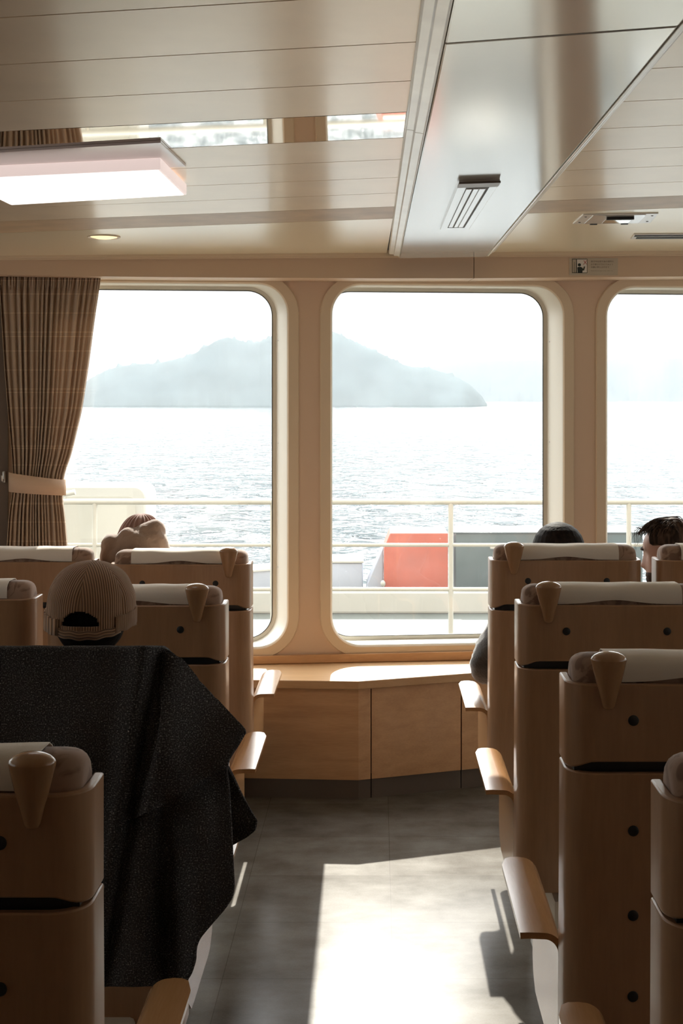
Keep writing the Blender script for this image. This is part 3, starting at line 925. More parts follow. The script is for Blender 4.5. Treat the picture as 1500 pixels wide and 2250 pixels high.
# cloth cover over headrest: thin open sheet over top, front and back
def cover_mesh(seed=0):
    bm = bmesh.new()
    nx = 30; hw = .180
    rows = []
    # path in (y,z): back hem -> over the top -> front hem
    path = [(.0185, ZTOP+.001), (.0175, ZTOP+.018), (.0195, ZTOP+.034), (.028, ZTOP+.045), (.045, ZTOP+.0505), (.08, ZTOP+.051), (.11, ZTOP+.049), (.128, ZTOP+.040), (.137, ZTOP+.02), (.139, ZTOP-.05), (.139, ZTOP-.12)]
    for j, (y, z) in enumerate(path):
        row = []
        for i in range(nx+1):
            x = -hw+2*hw*i/nx
            zz = z
            if j == 0: zz += .011*math.exp(-((x-.0)/.075)**2)
            wv = .0022*mnoise.noise(Vector((x*16, j*.6, seed)))
            if 2 <= j <= 6: zz += wv-.004*math.exp(-((x+.02)/.07)**2)*(1 if j in (3, 4) else .5)
            row.append((x, y-.4*abs(wv), zz))
        rows.append(row)
    vr = [[bm.verts.new(p) for p in r] for r in rows]
    for a, b in zip(vr[:-1], vr[1:]):
        for i in range(nx): bm.faces.new((a[i], a[i+1], b[i+1], b[i]))
    bmesh.ops.recalc_face_normals(bm, faces=bm.faces)
    geo = bmesh.ops.solidify(bm, geom=bm.faces[:], thickness=.0018)
    return mesh_of(bm, 'headrest_cover', 60)
MESH['cover'] = cover_mesh()
bm = bmesh.new()
add_lathe(bm, [(0, -.003), (.0085, -.003), (.0105, -.0015), (.0105, .004), (0, .004)], (0, 0, 0), 20)
for v in bm.verts: v.co = Vector((v.co.x, v.co.z, v.co.y))
MESH['bolt'] = mesh_of(bm, 'bolt')
# armrest (for a right-hand seat: sticks out to -x from the seat's left edge)
def arm_mesh(sign):
    xo = -.028 if True else 0
    th = .013
    # cross-section in (x,z): pad outer tip -> curve -> vertical panel; built for the left side then mirrored
    cx, cz, R = -HW-.012, .605-.030, .030
    mid = [(-HW-.078, .606), (-HW-.060, .6065), (-HW-.030, .6055)]
    xv = -HW+.006
    for i in range(0, 9):
        a = PI/2*(1-i/8)
        mid.append((xv-.036+.036*math.cos(a), .6055-.036+.036*math.sin(a)))
    for z in (.52, .46, .42, .38, .35): mid.append((xv, z))
    mid.append((xv, .315))
    y0, y1 = .13, .56
    bm = bmesh.new()
    prof = []
    n = len(mid)
    up, dn_ = [], []
    for i, (x, z) in enumerate(mid):
        x0, z0 = mid[max(i-1, 0)]; x1, z1 = mid[min(i+1, n-1)]
        t = Vector((x1-x0, z1-z0)).normalized(); nn = Vector((-t.y, t.x))
        up.append((x+nn.x*th/2, z+nn.y*th/2)); dn_.append((x-nn.x*th/2, z-nn.y*th/2))
    prof = up+dn_[::-1]
    def ring(y):
        r = []
        for x, z in prof: r.append((x, y, z))
        return r
    ys = [y0, y0+.01]+[y0+.01+(y1-y0-.02)*i/10 for i in range(1, 10)]+[y1-.01, y1]
    # rounded panel bottom corners: lift the lowest points near both ends
    rings = []
    for y in ys:
        r = []
        for x, z in prof:
            d = min(y-y0, y1-y)
            if z < .40:
                R2 = .07
                lift = 0
                if d < R2: lift = R2-math.sqrt(max(0, R2*R2-(R2-d)**2))
                z = max(z, z+lift*(.40-z)/(.40-.31)) if z < .40 else z
            # pad outer tip: rounded front corner
            if x < -HW-.05 and y1-y < .03:
                dd = .03-(y1-y); x += dd*dd/.03*.8
            r.append((x*(-sign), y, z))
        rings.append(r)
    add_loft(bm, rings)
    return mesh_of(bm, 'armrest', 40)
MESH['arm_l'] = arm_mesh(-1)   # on the seat's left edge
MESH['arm_r'] = arm_mesh(1)
bm = roll(.235, .02, .12, .46, ZTOP-.175, e=5, endr=.05); MESH['back_cushion'] = mesh_of(bm, 'back_cushion', 60)
bm = roll(.235, .06, .58, .345, .455, e=5, endr=.05); MESH['seat_cushion'] = mesh_of(bm, 'seat_cushion', 60)
def base_mesh(y0):
    bm = bmesh.new()
    add_box(bm, (0, (y0+.56)/2, .172), (.330, .56-y0, .342), .012, 2)
    return mesh_of(bm, 'seat_base', 40)
MESH['base'] = base_mesh(.03); MESH['base_long'] = base_mesh(-.20)
bm = bmesh.new(); add_box(bm, (0, .040, ZTOP-.163), (.492, .030, .05)); MESH['spine'] = mesh_of(bm, 'joint_plate')

def part(name, me, m, root, loc=(0, 0, 0), label=None):
    if len(me.materials) == 0: me.materials.append(m)
    o = bpy.data.objects.new(name, me); COL.objects.link(o); o.parent = root; o.location = loc
    if label: o['label'] = label
    return o
def seat(cx, y, off, aisle, label, group, longbase=False):
    """aisle: -1 the aisle is at the seat's left, +1 at its right, 0 inner seat"""
    r = empty('passenger_seat', (cx, y, 0)); tag(r, label, 'seat', group)
    dz = (0, 0, -off)
    o = part('upper_shell', MESH['upper_shell'], M['maple'], r, dz); bev(o, .003)
    o = part('lower_shell', MESH['lower_shell'], M['maple'], r, dz); bev(o, .003)
    part('joint_plate', MESH['spine'], M['black'], r, dz)
    hr = part('headrest', MESH['headrest'], M['cushion'], r, dz, 'brown patterned cushion')
    part('headrest_cover', MESH['cover'], M['cover'], hr, (0, 0, 0), 'white cloth')
    part('back_cushion', MESH['back_cushion'], M['cushion'], r, dz)
    part('seat_cushion', MESH['seat_cushion'], M['cushion'], r, (0, 0, 0))
    part('seat_base', MESH['base_long' if longbase else 'base'], M['base'], r, (0, 0, 0), 'cream box base')
    for sx in (-.135, .135):
        for z in (-.069, -.283, -.447, -.604):
            k = 1+.022*(-z-.17) if z < -.2 else 1
            part('bolt', MESH['bolt'], M['black'], r, (sx*k, 0.0005, ZTOP+z-off))
    if aisle:
        part('grab_knob', MESH['peg'], M['maple_solid'], r, (aisle*(HW-.078), -.006, ZTOP-off), 'glossy tapered wooden knob')
        part('armrest', MESH['arm_l' if aisle < 0 else 'arm_r'], M['arm_wood'], r, (0, 0, -off*.5))
    return r
GR = 'wooden passenger seats right of the aisle'; GL = 'wooden passenger seats left of the aisle'
seat(.651, 4.37, 0, -1, 'wooden seat at the front right of the aisle, woman with black bob in it', GR)
seat(1.2265, 4.37, 0, 0, 'front right inner wooden seat, its left edge beside the bearded man', GR)
seat(.642, 3.42, 0, -1, 'empty wooden seat in the second right row, behind the woman with black bob', GR)
seat(.631, 2.47, 0, -1, 'large dark wooden seat back third along the right side of the aisle', GR)
seat(.660, 1.74, .0, -1, 'nearest wooden seat cut off by the right edge of the photo', GR)
seat(-.732, 4.70, .056, 1, 'wooden seat at the front left of the aisle, person in fleece hood in it', GL, True)
seat(-1.3255, 4.76, .055, 0, 'front left inner wooden seat below the curtain', GL)
seat(-.707, 3.70, .046, 1, 'second row wooden seat left of the aisle, its knob just right of the tan cap', GL, True)
seat(-1.290, 3.80, .044, 0, 'inner wooden seat at the left photo edge, its side left of the tan cap', GL)
seat(-.697, 2.80, .085, 1, 'wooden seat hidden under the draped dark tweed coat', GL, True)
seat(-.6876, 1.865, .027, 1, 'nearest wooden seat at the lower left, in front of the tweed coat', GL, True)

# ------------------------------------------------------------------ curtain
bm = bmesh.new()
uvl = bm.loops.layers.uv.new('UVMap')
edges = [(606, -2, 223), (640, -2, 218), (700, 2, 209), (800, 8, 196), (900, 16, 181), (1000, 25, 157), (1042, 28, 141), (1066, 28, 138), (1090, 25, 137), (1130, 19, 143), (1212, 14, 150), (1330, 10, 156), (1440, 8, 158)]
ny, nx = 90, 420
rows = []
COFF = .085
for j in range(ny+1):
    y = 606+(1440-606)*j/ny
    xl, xr = lerp_tab(edges, y)
    # smooth the edge table
    a_ = lerp_tab(edges, y-15); b_ = lerp_tab(edges, y+15)
    xl = (xl+a_[0]+b_[0])/3; xr = (xr+a_[1]+b_[1])/3
    row = []
    w = (xr-xl)*5.7/F
    top = smooth01((650-y)/30)
    squeeze = .5/max(w, .2)
    for i in range(nx+1):
        u = i/nx
        # uneven pleats
        uu = u+.018*math.sin(u*11+1)+.008*math.sin(u*29)
        ph = 2*PI*17*uu
        amp = (.013+.005*math.sin(u*23+2))*min(1.5, .6+.6*squeeze*.5)
        d = amp*(math.sin(ph)+.25*math.sin(2*ph+1.1+j*.01))*(1-top*.55)
        d += top*.008*math.sin(2*PI*46*uu)
        d -= .010*math.exp(-((y-634)/5)**2)+.006*math.exp(-((y-660)/4)**2)
        tie = math.exp(-((y-1064)/28)**2)
        d *= 1-.45*tie
        # the outer quarter billows flat
        px = xl+(xr-xl)*(u+.006*math.sin(ph+.7)*(1-tie))
        off = COFF+d+.02*tie
        row.append((WP(px, y, off), u*1.6, (1440-y)*5.7/F))
    rows.append(row)
vr = [[bm.verts.new(p[0]) for p in r] for r in rows]
for j in range(ny):
    for i in range(nx):
        f = bm.faces.new((vr[j][i], vr[j][i+1], vr[j+1][i+1], vr[j+1][i]))
        for l, (jj, ii) in zip(f.loops, ((j, i), (j, i+1), (j+1, i+1), (j+1, i))):
            l[uvl].uv = (rows[jj][ii][1], rows[jj][ii][2])
cr_ = empty('curtain', WP(90, 1440, .09)); tag(cr_, 'beige pleated curtain tied back at the left window', 'curtain')
lc = cr_.location.copy()
for v in bm.verts: v.co -= lc
o = from_bm('cloth', bm, M['curtain'], cr_, angle=180, fix=False)
md = o.modifiers.new('thick', 'SOLIDIFY'); md.thickness = .0015
bm = bmesh.new()
ringsT = []
for k in range(40):
    a = 2*PI*k/40
    c0, c1 = WP(22, 1044, .10), WP(142, 1050, .10)
    mid_ = (c0+c1)/2; hw_ = (c1-c0).length/2+.006
    t = math.cos(a)
    px_dir = (c1-c0).normalized()
    p = mid_+px_dir*hw_*t-NW*.048*math.sin(a)
    sag = .006*t
    hgt = .076+.008*(-t)
    zc_ = p.z-.036-.012*max(0, -t)*0 -sag
    ringsT.append([Vector((p.x, p.y, zc_+hgt/2)), Vector((p.x, p.y, zc_-hgt/2)), Vector((p.x, p.y, zc_-hgt/2))+NW*.004*math.sin(a), Vector((p.x, p.y, zc_+hgt/2))+NW*.004*math.sin(a)])
ringsT.append(ringsT[0])
vr = [[bm.verts.new(q-lc) for q in r] for r in ringsT[:-1]]
vr.append(vr[0])
for a_, b_ in zip(vr[:-1], vr[1:]):
    for i in range(2 if False else 1): bm.faces.new((a_[0], a_[1], b_[1], b_[0]))
o = from_bm('tieback', bm, M['tieback'], cr_, angle=60); o['label'] = 'plain beige band'
md = o.modifiers.new('thick', 'SOLIDIFY'); md.thickness = .004

# ------------------------------------------------------------------ people
HEADTAB = [(-.119, .030, .0, .018), (-.113, .074, .012, .033), (-.095, .084, .045, .049), (-.070, .085, .064, .060), (-.045, .083, .076, .067), (-.02, .082, .086, .071),
           (.01, .085, .093, .075), (.035, .090, .098, .077), (.06, .088, .098, .077), (.085, .076, .089, .069), (.105, .054, .066, .050), (.116, .030, .038, .029), (.121, .004, .004, .004)]
def head_pt(phi, z, grow=0):
    f, b, s = lerp_tab(HEADTAB, z)
    f2, b2, s2 = lerp_tab(HEADTAB, z+.008); f3, b3, s3 = lerp_tab(HEADTAB, z-.008)
    f, b, s = (f+f2+f3)/3, (b+b2+b3)/3, (s+s2+s3)/3
    sn, cs = math.sin(phi), math.cos(phi)
    e = 2.3
    q = (abs(sn)**e+abs(cs)**e)**(-1/e)
    x = (s+grow)*sn*q; y = (f+grow if cs > 0 else b+grow)*cs*q
    if cs > 0:
        nz = lerp_tab([(-.05, 0), (-.043, .012), (-.034, .027), (-.02, .022), (.005, .010), (.025, .003), (.05, 0)], z)[0]
        y += nz*math.exp(-(x/(.013 if z > -.02 else .017))**2)
        for sx in (-1, 1):
            y -= .011*math.exp(-((x-sx*.031)/.015)**2-((z-.012)/.012)**2)
            y += .005*math.exp(-((x-sx*.031)/.009)**2-((z-.011)/.007)**2)
            y += .004*math.exp(-((x-sx*.03)/.02)**2-((z-.033)/.007)**2)
        y += .005*math.exp(-(x/.022)**2-((z+.064)/.006)**2)+.005*math.exp(-(x/.02)**2-((z+.076)/.006)**2)
        y -= .003*math.exp(-(x/.024)**2-((z+.070)/.003)**2)
    return Vector((x, y, z))
def add_head(bm, mw):
    rings = []
    for j in range(49):
        z = -.119+.240*j/48
        rings.append([mw @ head_pt(2*PI*i/64, z) for i in range(64)])
    add_loft(bm, rings)
    for sx in (-1, 1):
        rot = Matrix.Rotation(sx*.35, 3, 'Z') @ Matrix.Rotation(-.15, 3, 'X')
        m4 = mw @ Matrix.Translation((sx*.080, -.008, -.006)) @ rot.to_4x4() @ Matrix.Diagonal((.010, .020, .033, 1))
        bmesh.ops.create_uvsphere(bm, u_segments=16, v_segments=12, radius=1, matrix=m4)
        m4 = mw @ Matrix.Translation((sx*.079, .004, -.030)) @ rot.to_4x4() @ Matrix.Diagonal((.008, .010, .012, 1))
        bmesh.ops.create_uvsphere(bm, u_segments=12, v_segments=8, radius=1, matrix=m4)
def skin_mesh(chains, levels=1):
    """chains: list of [(pos, radius)...]; first point of a chain equal to an existing point joins it"""
    me = bpy.data.meshes.new('sk'); verts, rad, eds = [], [], []
    def vid(p, r):
        p = Vector(p)
        for i, q in enumerate(verts):
            if (q-p).length < 1e-5: return i
        verts.append(p); rad.append(r); return len(verts)-1
    for ch in chains:
        prev = None
        for p, r in ch:
            i = vid(p, r)
            if prev is not None and prev != i: eds.append((prev, i))
            prev = i
    me.from_pydata(verts, eds, [])
    o = bpy.data.objects.new('sk', me); COL.objects.link(o)
    o.modifiers.new('skin', 'SKIN')
    for i, r in enumerate(rad):
        sv = me.skin_vertices[0].data[i]
        rr = r if isinstance(r, tuple) else (r, r)
        sv.radius = rr
    me.skin_vertices[0].data[0].use_root = True
    sb = o.modifiers.new('sub', 'SUBSURF'); sb.levels = levels; sb.render_levels = levels
    bpy.context.view_layer.update()
    return bake(o)
def remesh(bm, name, voxel, smooth_it=6):
    me = bpy.data.meshes.new(name); bm.to_mesh(me); bm.free()
    o = bpy.data.objects.new(name, me); COL.objects.link(o)
    r = o.modifiers.new('re', 'REMESH'); r.mode = 'VOXEL'; r.voxel_size = voxel
    s = o.modifiers.new('sm', 'SMOOTH'); s.factor = .5; s.iterations = smooth_it
    bpy.context.view_layer.update()
    return bake(o)
def hand_chains(w, side, fwd):
    """wrist position, side +-1, forward unit vector: palm, four fingers and a thumb, slightly curled"""
    w = Vector(w); fwd = Vector(fwd).normalized(); lat = Vector((side, 0, 0)); dn = Vector((0, 0, -1))
    palm = w+fwd*.045
    ch = [[(w, .024), (palm, (.034, .016))]]
    for k, ln in zip((-1.5, -.5, .5, 1.5), (.075, .085, .082, .064)):
        b0 = palm+lat*(k*.019)+fwd*.035
        ch.append([(palm, (.034, .016)), (b0, .0095), (b0+fwd*ln*.45+dn*.006, .009), (b0+fwd*ln*.75+dn*.022, .0085), (b0+fwd*ln*.9+dn*.038, .0075)])
    t0 = w+fwd*.02-lat*.026
    ch.append([(w, .024), (t0, .012), (t0-lat*.018+fwd*.03+dn*.006, .0105), (t0-lat*.018+fwd*.055+dn*.014, .009)])
    return ch
def person(cx, y, head, yaw, pitch, roll_, skin, label, jacket, trousers, lean=(0, 0), jacket_r=1.0, elbow_out=(.24, .24), hscale=1.0, elbow_z=.72, fuzz=0):
    """seated figure: hips at (cx, y); head = world centre of the head"""
    root = empty('person', (cx, y, 0)); tag(root, label, 'person')
    L = lambda x, yy, z: Vector((x, yy, z))
    hc = Vector(head)-Vector((cx, y, 0))
    pel_ = L(0, 0, .545)
    neck = hc+Vector((0, -.02, -.135))
    chest = L(hc.x*.55, hc.y*.5-.05, neck.z-.14)
    spine = L(hc.x*.25, hc.y*.2-.02, .72)
    sh = {s: chest+L(s*.165, .0, .06) for s in (-1, 1)}
    elb = {s: L(chest.x+s*elbow_out[0 if s < 0 else 1], chest.y+.08, elbow_z) for s in (-1, 1)}
    wr = {s: L(s*.12, .30, .625) for s in (-1, 1)}
    body = [[(pel_, (.15, .11)), (spine, (.135, .10)), (chest, (.15, .105)), (neck, .056), (neck+Vector((0, .01, .05)), .054)]]
    for s in (-1, 1):
        body.append([(chest, (.15, .105)), (sh[s], .062), (elb[s], .042), (wr[s], .027)])
        fwd = (L(s*.10, .42, .60)-wr[s])
        body += [[(a_, b_) for a_, b_ in c] for c in hand_chains(wr[s], s, fwd)]
        hip = L(s*.09, .03, .535); kn = L(s*.12, .40, .50); an = L(s*.12, .34, .10)
        body.append([(pel_, (.15, .11)), (hip, .085), (kn, .060), (an, .040), (an+L(0, .05, -.045), .04), (an+L(0, .16, -.06), .032)])
    me = skin_mesh(body, 1)
    bm = bmesh.new(); bm.from_mesh(me)
    mw = Matrix.Translation(hc) @ Matrix.Rotation(yaw, 4, 'Z') @ Matrix.Rotation(roll_, 4, 'Y') @ Matrix.Rotation(pitch, 4, 'X') @ (Matrix.Diagonal((*hscale, 1)) if isinstance(hscale, tuple) else Matrix.Scale(hscale, 4))
    add_head(bm, mw)
    me = remesh(bm, 'body', .0075, 3)
    link('body', me, skin, root, angle=180)
    # jacket: torso and sleeves as one garment
    j = [[(pel_+L(0, 0, -.01), (.172*jacket_r, .135)), (spine, (.160*jacket_r, .128)), (chest, (.175*jacket_r, .132)), (neck+Vector((0, -.005, -.045)), .075)]]
    for s in (-1, 1):
        w2 = elb[s]+(wr[s]-elb[s])*.93
        j.append([(chest, (.175*jacket_r, .132)), (sh[s], .085*jacket_r), ((sh[s]+elb[s])/2, .072*jacket_r), (elb[s], .066*jacket_r), (w2, .046)])
    me = skin_mesh(j, 3 if fuzz else 2)
    if fuzz:
        for v_ in me.vertices:
            v_.co += v_.normal*fuzz*(mnoise.noise(v_.co*14)+.5*mnoise.noise(v_.co*45)+.35*mnoise.noise(v_.co*120))
    link('jacket', me, jacket, root, angle=180)
    t = []
    for s in (-1, 1):
        hip = L(s*.09, .04, .535); kn = L(s*.12, .40, .50); an = L(s*.12, .34, .13)
        t.append([(pel_+L(0, .02, -.02), (.155, .105)), (hip, .098), (kn, .074), (an, .058)])
    me = skin_mesh(t, 2); link('trousers', me, trousers, root, angle=180)
    for s in (-1, 1):
        bm = bmesh.new(); add_ellipsoid(bm, (s*.12, .40, .048), (.05, .125, .047)); link('shoe', mesh_of(bm, 'shoe', 180), M['black'], root)
    return root, mw
def hair_shell(mw, mask, grow, z0, mat_, root, name='hair', tuck=.004, wob=.004, seed=0):
    """closed shell over the part of the head where mask(phi, z) > 0; thickness follows grow(phi, z)"""
    bm = bmesh.new(); n, m_ = 72, 40
    G = [[None]*n for _ in range(m_+1)]
    for j in range(m_+1):
        z = z0+(.1205-z0)*j/m_
        for i in range(n):
            ph = 2*PI*i/n
            g = grow(ph, z) if mask(ph, z) > 0 else -tuck
            p = head_pt(ph, z, 0)
            d = Vector((p.x, p.y, p.z-.03)).normalized()
            p = p+d*(g+(wob*mnoise.noise(Vector((p.x*40, p.y*40, p.z*14+seed))) if g > 0 else 0))
            G[j][i] = bm.verts.new(mw @ p)
    for j in range(m_):
        for i in range(n):
            k = (i+1) % n
            bm.faces.new((G[j][i], G[j][k], G[j+1][k], G[j+1][i]))
    bm.faces.new([G[m_][i] for i in range(n)]); bm.faces.new([G[0][i] for i in range(n)][::-1])
    return from_bm(name, bm, mat_, root, angle=180)

# --- man in the tan cap (third left row, under the coat)
hc3 = P(200, 1338, 3.03); hc3.z = 1.208
r3, m3 = person(-.69, 3.06, hc3, 0.0, 0.0, .02, M['skin_dark'], 'person seen from behind in a tan corduroy cap with a strap at the back', M['navy'], M['trouser'], hscale=(1.0, 1.0, .86))
hair_shell(m3, lambda p, z: 1 if (abs(abs(p)-0) > 0 and (math.cos(p) < .35)) and z < .03 and z > -.085+.03*max(0, math.cos(p)+.3) else 0,
           lambda p, z: .010+.010*smooth01((-.02-z)/.04), -.10, M['hair_black'], r3, 'hair', wob=.002)
# cap
bm = bmesh.new(); uvl = bm.loops.layers.uv.new('UVMap')
n, mrow = 144, 44
CZ0, CZ1 = -.0465, .1245      # rim and top relative to head centre
def cap_pt(ph, t):
    # t 0 at the rim, 1 at the crown
    if t < .42: k = 1.0+.012*math.sin(t/.42*PI); z = CZ0+(t/.42)*.062
    else:
        a_ = (t-.42)/.58*PI/2; k = max(1e-4, math.cos(a_))**.92; z = CZ0+.062+(CZ1-CZ0-.062)*math.sin(a_)
    rx, ry = .1005*k, .116*k
    seam = 1-.022*math.exp(-((math.sin(3*(ph+PI/2)))/.16)**2)*min(1, k*1.3)
    x, y = rx*math.cos(ph)*seam, ry*math.sin(ph)*seam
    wv = .0035*mnoise.noise(Vector((x*22, y*22, z*22)))
    tilt = -.012*(-math.sin(ph))*max(0, 1-t*1.2)
    return Vector((x*(1+wv*8), y*(1+wv*8), z+tilt)), k
def in_hole(ph, t):
    d = (ph-1.5*PI); x = d*.116; z = CZ0+(t/.42)*.062 if t < .42 else 9
    if t >= .62: return False
    zz = (CZ0+(t/.42)*.062 if t < .42 else CZ0+.062+(t-.42)*.12)-CZ0
    return abs(x) < .050 and .022 < zz < .022+.038*math.sqrt(max(0, 1-(x/.050)**2))+.001
V = []
for j in range(mrow+1):
    row = []
    for i in range(n):
        p, k = cap_pt(2*PI*i/n, j/mrow); row.append((bm.verts.new(m3 @ p), k))
    V.append(row)
for j in range(mrow):
    for i in range(n):
        k2 = (i+1) % n
        ph, t = 2*PI*(i+.5)/n, (j+.5)/mrow
        if in_hole(ph, t): continue
        f = bm.faces.new((V[j][i][0], V[j][k2][0], V[j+1][k2][0], V[j+1][i][0]))
        pan = math.floor((ph-PI/2)/(PI/3)); pc = PI/2+(pan+.5)*PI/3
        for l, (ii, jj) in zip(f.loops, ((i, j), (i+1, j), (i+1, j+1), (i, j+1))):
            p2 = 2*PI*ii/n; kk = V[jj][ii % n][1]
            l[uvl].uv = (.112*kk*math.sin(p2-pc), jj/mrow*.2)
bmesh.ops.remove_doubles(bm, verts=bm.verts, dist=1e-5)
cap = from_bm('cap', bm, M['cord'], r3, angle=180, fix=False); cap['label'] = 'tan corduroy cap'
md = cap.modifiers.new('thick', 'SOLIDIFY'); md.thickness = .004; md.offset = 0
def band(name, a0, a1, z0, z1, grow, mat_, parent, uvmul=1, seed=0, n=40, sag=0):
    bm = bmesh.new(); uvl = bm.loops.layers.uv.new('UVMap'); R_ = []
    for i in range(n+1):
        ph = a0+(a1-a0)*i/n
        s_ = sag*math.sin(PI*i/n)
        R_.append([bm.verts.new(m3 @ Vector(((.1005+grow)*math.cos(ph), (.116+grow)*math.sin(ph), z-s_+.012*math.sin(ph)+.0015*math.sin(ph*17)))) for z in (z0, (z0+z1)/2, z1)])
    for i in range(n):
        for q in range(2):
            f = bm.faces.new((R_[i][q], R_[i+1][q], R_[i+1][q+1], R_[i][q+1]))
            for l, (a_, b_) in zip(f.loops, ((i, q), (i+1, q), (i+1, q+1), (i, q+1))):
                l[uvl].uv = ((a_*.0045 if uvmul else b_*.009), b_*.01)
    o = from_bm(name, bm, M['cord'] if mat_ is None else mat_, parent, angle=180, fix=False)
    md = o.modifiers.new('thick', 'SOLIDIFY'); md.thickness = .005; md.offset = 0
    return o
band('back_strap', 1.5*PI-.62, 1.5*PI+.95, CZ0-.003, CZ0+.020, .003, None, cap, uvmul=0, sag=.006)
band('cap_cuff', .15, 1.5*PI-.50, CZ0-.004, CZ0+.040, .005, None, cap, uvmul=1)
band('cap_cuff', 1.5*PI+.80, 2*PI+.1, CZ0+.002, CZ0+.045, .005, None, cap, uvmul=1)
bm = bmesh.new(); rr_ = []
for rad_ in (0, .5, 1):
    rr_.append([m3 @ Vector((math.sin(a_)*(.095+.0*rad_), .075+math.cos(a_)*.04+rad_*.07*math.cos(a_*1.0), CZ0-.012*rad_+.004-.02*rad_*math.sin(a_)**2)) for a_ in [(-1.2+2.4*i/20) for i in range(21)]])
add_loft(bm, rr_, closed=False)
o = from_bm('brim', bm, M['cord'], cap, fix=False); md = o.modifiers.new('thick', 'SOLIDIFY'); md.thickness = .004

# --- person in beanie and fleece hood (front left)
hc1 = P(300, 1215, 5.02)
r1, m1 = person(-.80, 4.92, hc1, .15, .12, .10, M['skin'], 'person in a ribbed pinkish beanie and thick beige fleece hood beside the curtain', M['olive'], M['trouser'], jacket_r=1.12, elbow_out=(.24, .335), elbow_z=.63)
bm = bmesh.new(); rings = []
bc = P(304, 1196, 5.02)-r1.location
for j in range(26):
    a_ = PI/2*j/25
    ring = []
    for i in range(160):
        ph = 2*PI*i/160
        rib = .0042*math.cos(ph*22)*min(1, math.cos(a_)*2.2)
        r_ = (.086*max(0, math.cos(a_))**.85+rib)
        pinch = .1210*math.sin(a_)
        ring.append(bc+Vector((r_*math.cos(ph)+.012*math.sin(a_), r_*math.sin(ph)*1.1, pinch)))
    rings.append(ring)
add_loft(bm, rings)
bn = from_bm('beanie', bm, M['knit'], r1, angle=180); bn['label'] = 'ribbed pinkish knit beanie'
bm = bmesh.new()
def sph(px, py, D, rx, ry, rz, tilt=0):
    add_ellipsoid(bm, P(px, py, D)-r1.location, (rx, ry, rz), Matrix.Rotation(tilt, 3, 'Y'))
k5 = 5.0/F
sph(300, 1225, 4.93, 70*k5, .075, 58*k5)
sph(325, 1185, 4.95, 38*k5, .055, 36*k5, .3)
sph(337, 1168, 4.96, 20*k5, .045, 22*k5, .3)
sph(341, 1160, 4.955, 23*k5, .045, 18*k5, .35)
sph(352, 1200, 4.94, 20*k5, .055, 45*k5, -.25)
sph(285, 1180, 4.935, 26*k5, .05, 22*k5, .1)
sph(246, 1198, 4.94, 24*k5, .06, 26*k5)
sph(238, 1225, 4.95, 17*k5, .07, 40*k5)
sph(300, 1205, 4.915, 48*k5, .055, 38*k5)
sph(270, 1240, 4.95, 46*k5, .08, 40*k5)
sph(345, 1240, 4.95, 30*k5, .08, 40*k5)
sph(300, 1275, 4.97, 78*k5, .10, 45*k5)
me = remesh(bm, 'hood', .008, 5)
for v_ in me.vertices:
    q_ = v_.co*22
    v_.co += v_.normal*(.004*mnoise.noise(q_)+.002*mnoise.noise(q_*3.1))
hd = link('hood', me, M['fleece'], r1, angle=180); hd['label'] = 'bunched beige fleece hood'

# --- woman with black bob (front right)
hcw = P(1226, 1225, 4.72)
rw, mw_ = person(.672, 4.66, hcw, 0, .05, 0, M['skin'], 'person with a smooth black bob in a fuzzy dark grey coat', M['greycoat'], M['trouser'], jacket_r=1.1, elbow_out=(.285, .25), elbow_z=.70, fuzz=.010)
bm = bmesh.new(); rings = []
hw0 = hcw-rw.location
prof = [(-.17, .094), (-.12, .101), (-.06, .1025), (-.0, .1015), (.03, .099), (.06, .093), (.085, .083), (.105, .068), (.12, .048), (.128, .028), (.1315, .010), (.132, .001)]
fine_ = []
for a_, b_ in zip(prof[:-1], prof[1:]):
    for q in range(4):
        t = q/4; fine_.append((a_[0]+(b_[0]-a_[0])*t, a_[1]+(b_[1]-a_[1])*t))
fine_.append(prof[-1])
for z, r_ in fine_:
    ring = []
    for i in range(120):
        ph = 2*PI*i/120
        st = 1+.007*math.sin(ph*37+math.sin(ph*9)*2)*min(1, r_/.06)
        front = max(0, math.sin(ph))
        ry = r_*1.12*(1-.55*front*(1 if z < .03 else max(0, 1-(z-.03)/.05)))
        ring.append(hw0+Vector((r_*math.cos(ph)*st, ry*math.sin(ph)*st-.006, z)))
    rings.append(ring)
add_loft(bm, rings)
from_bm('hair', bm, M['hair_dark'], rw, angle=180)['label'] = 'smooth black bob'

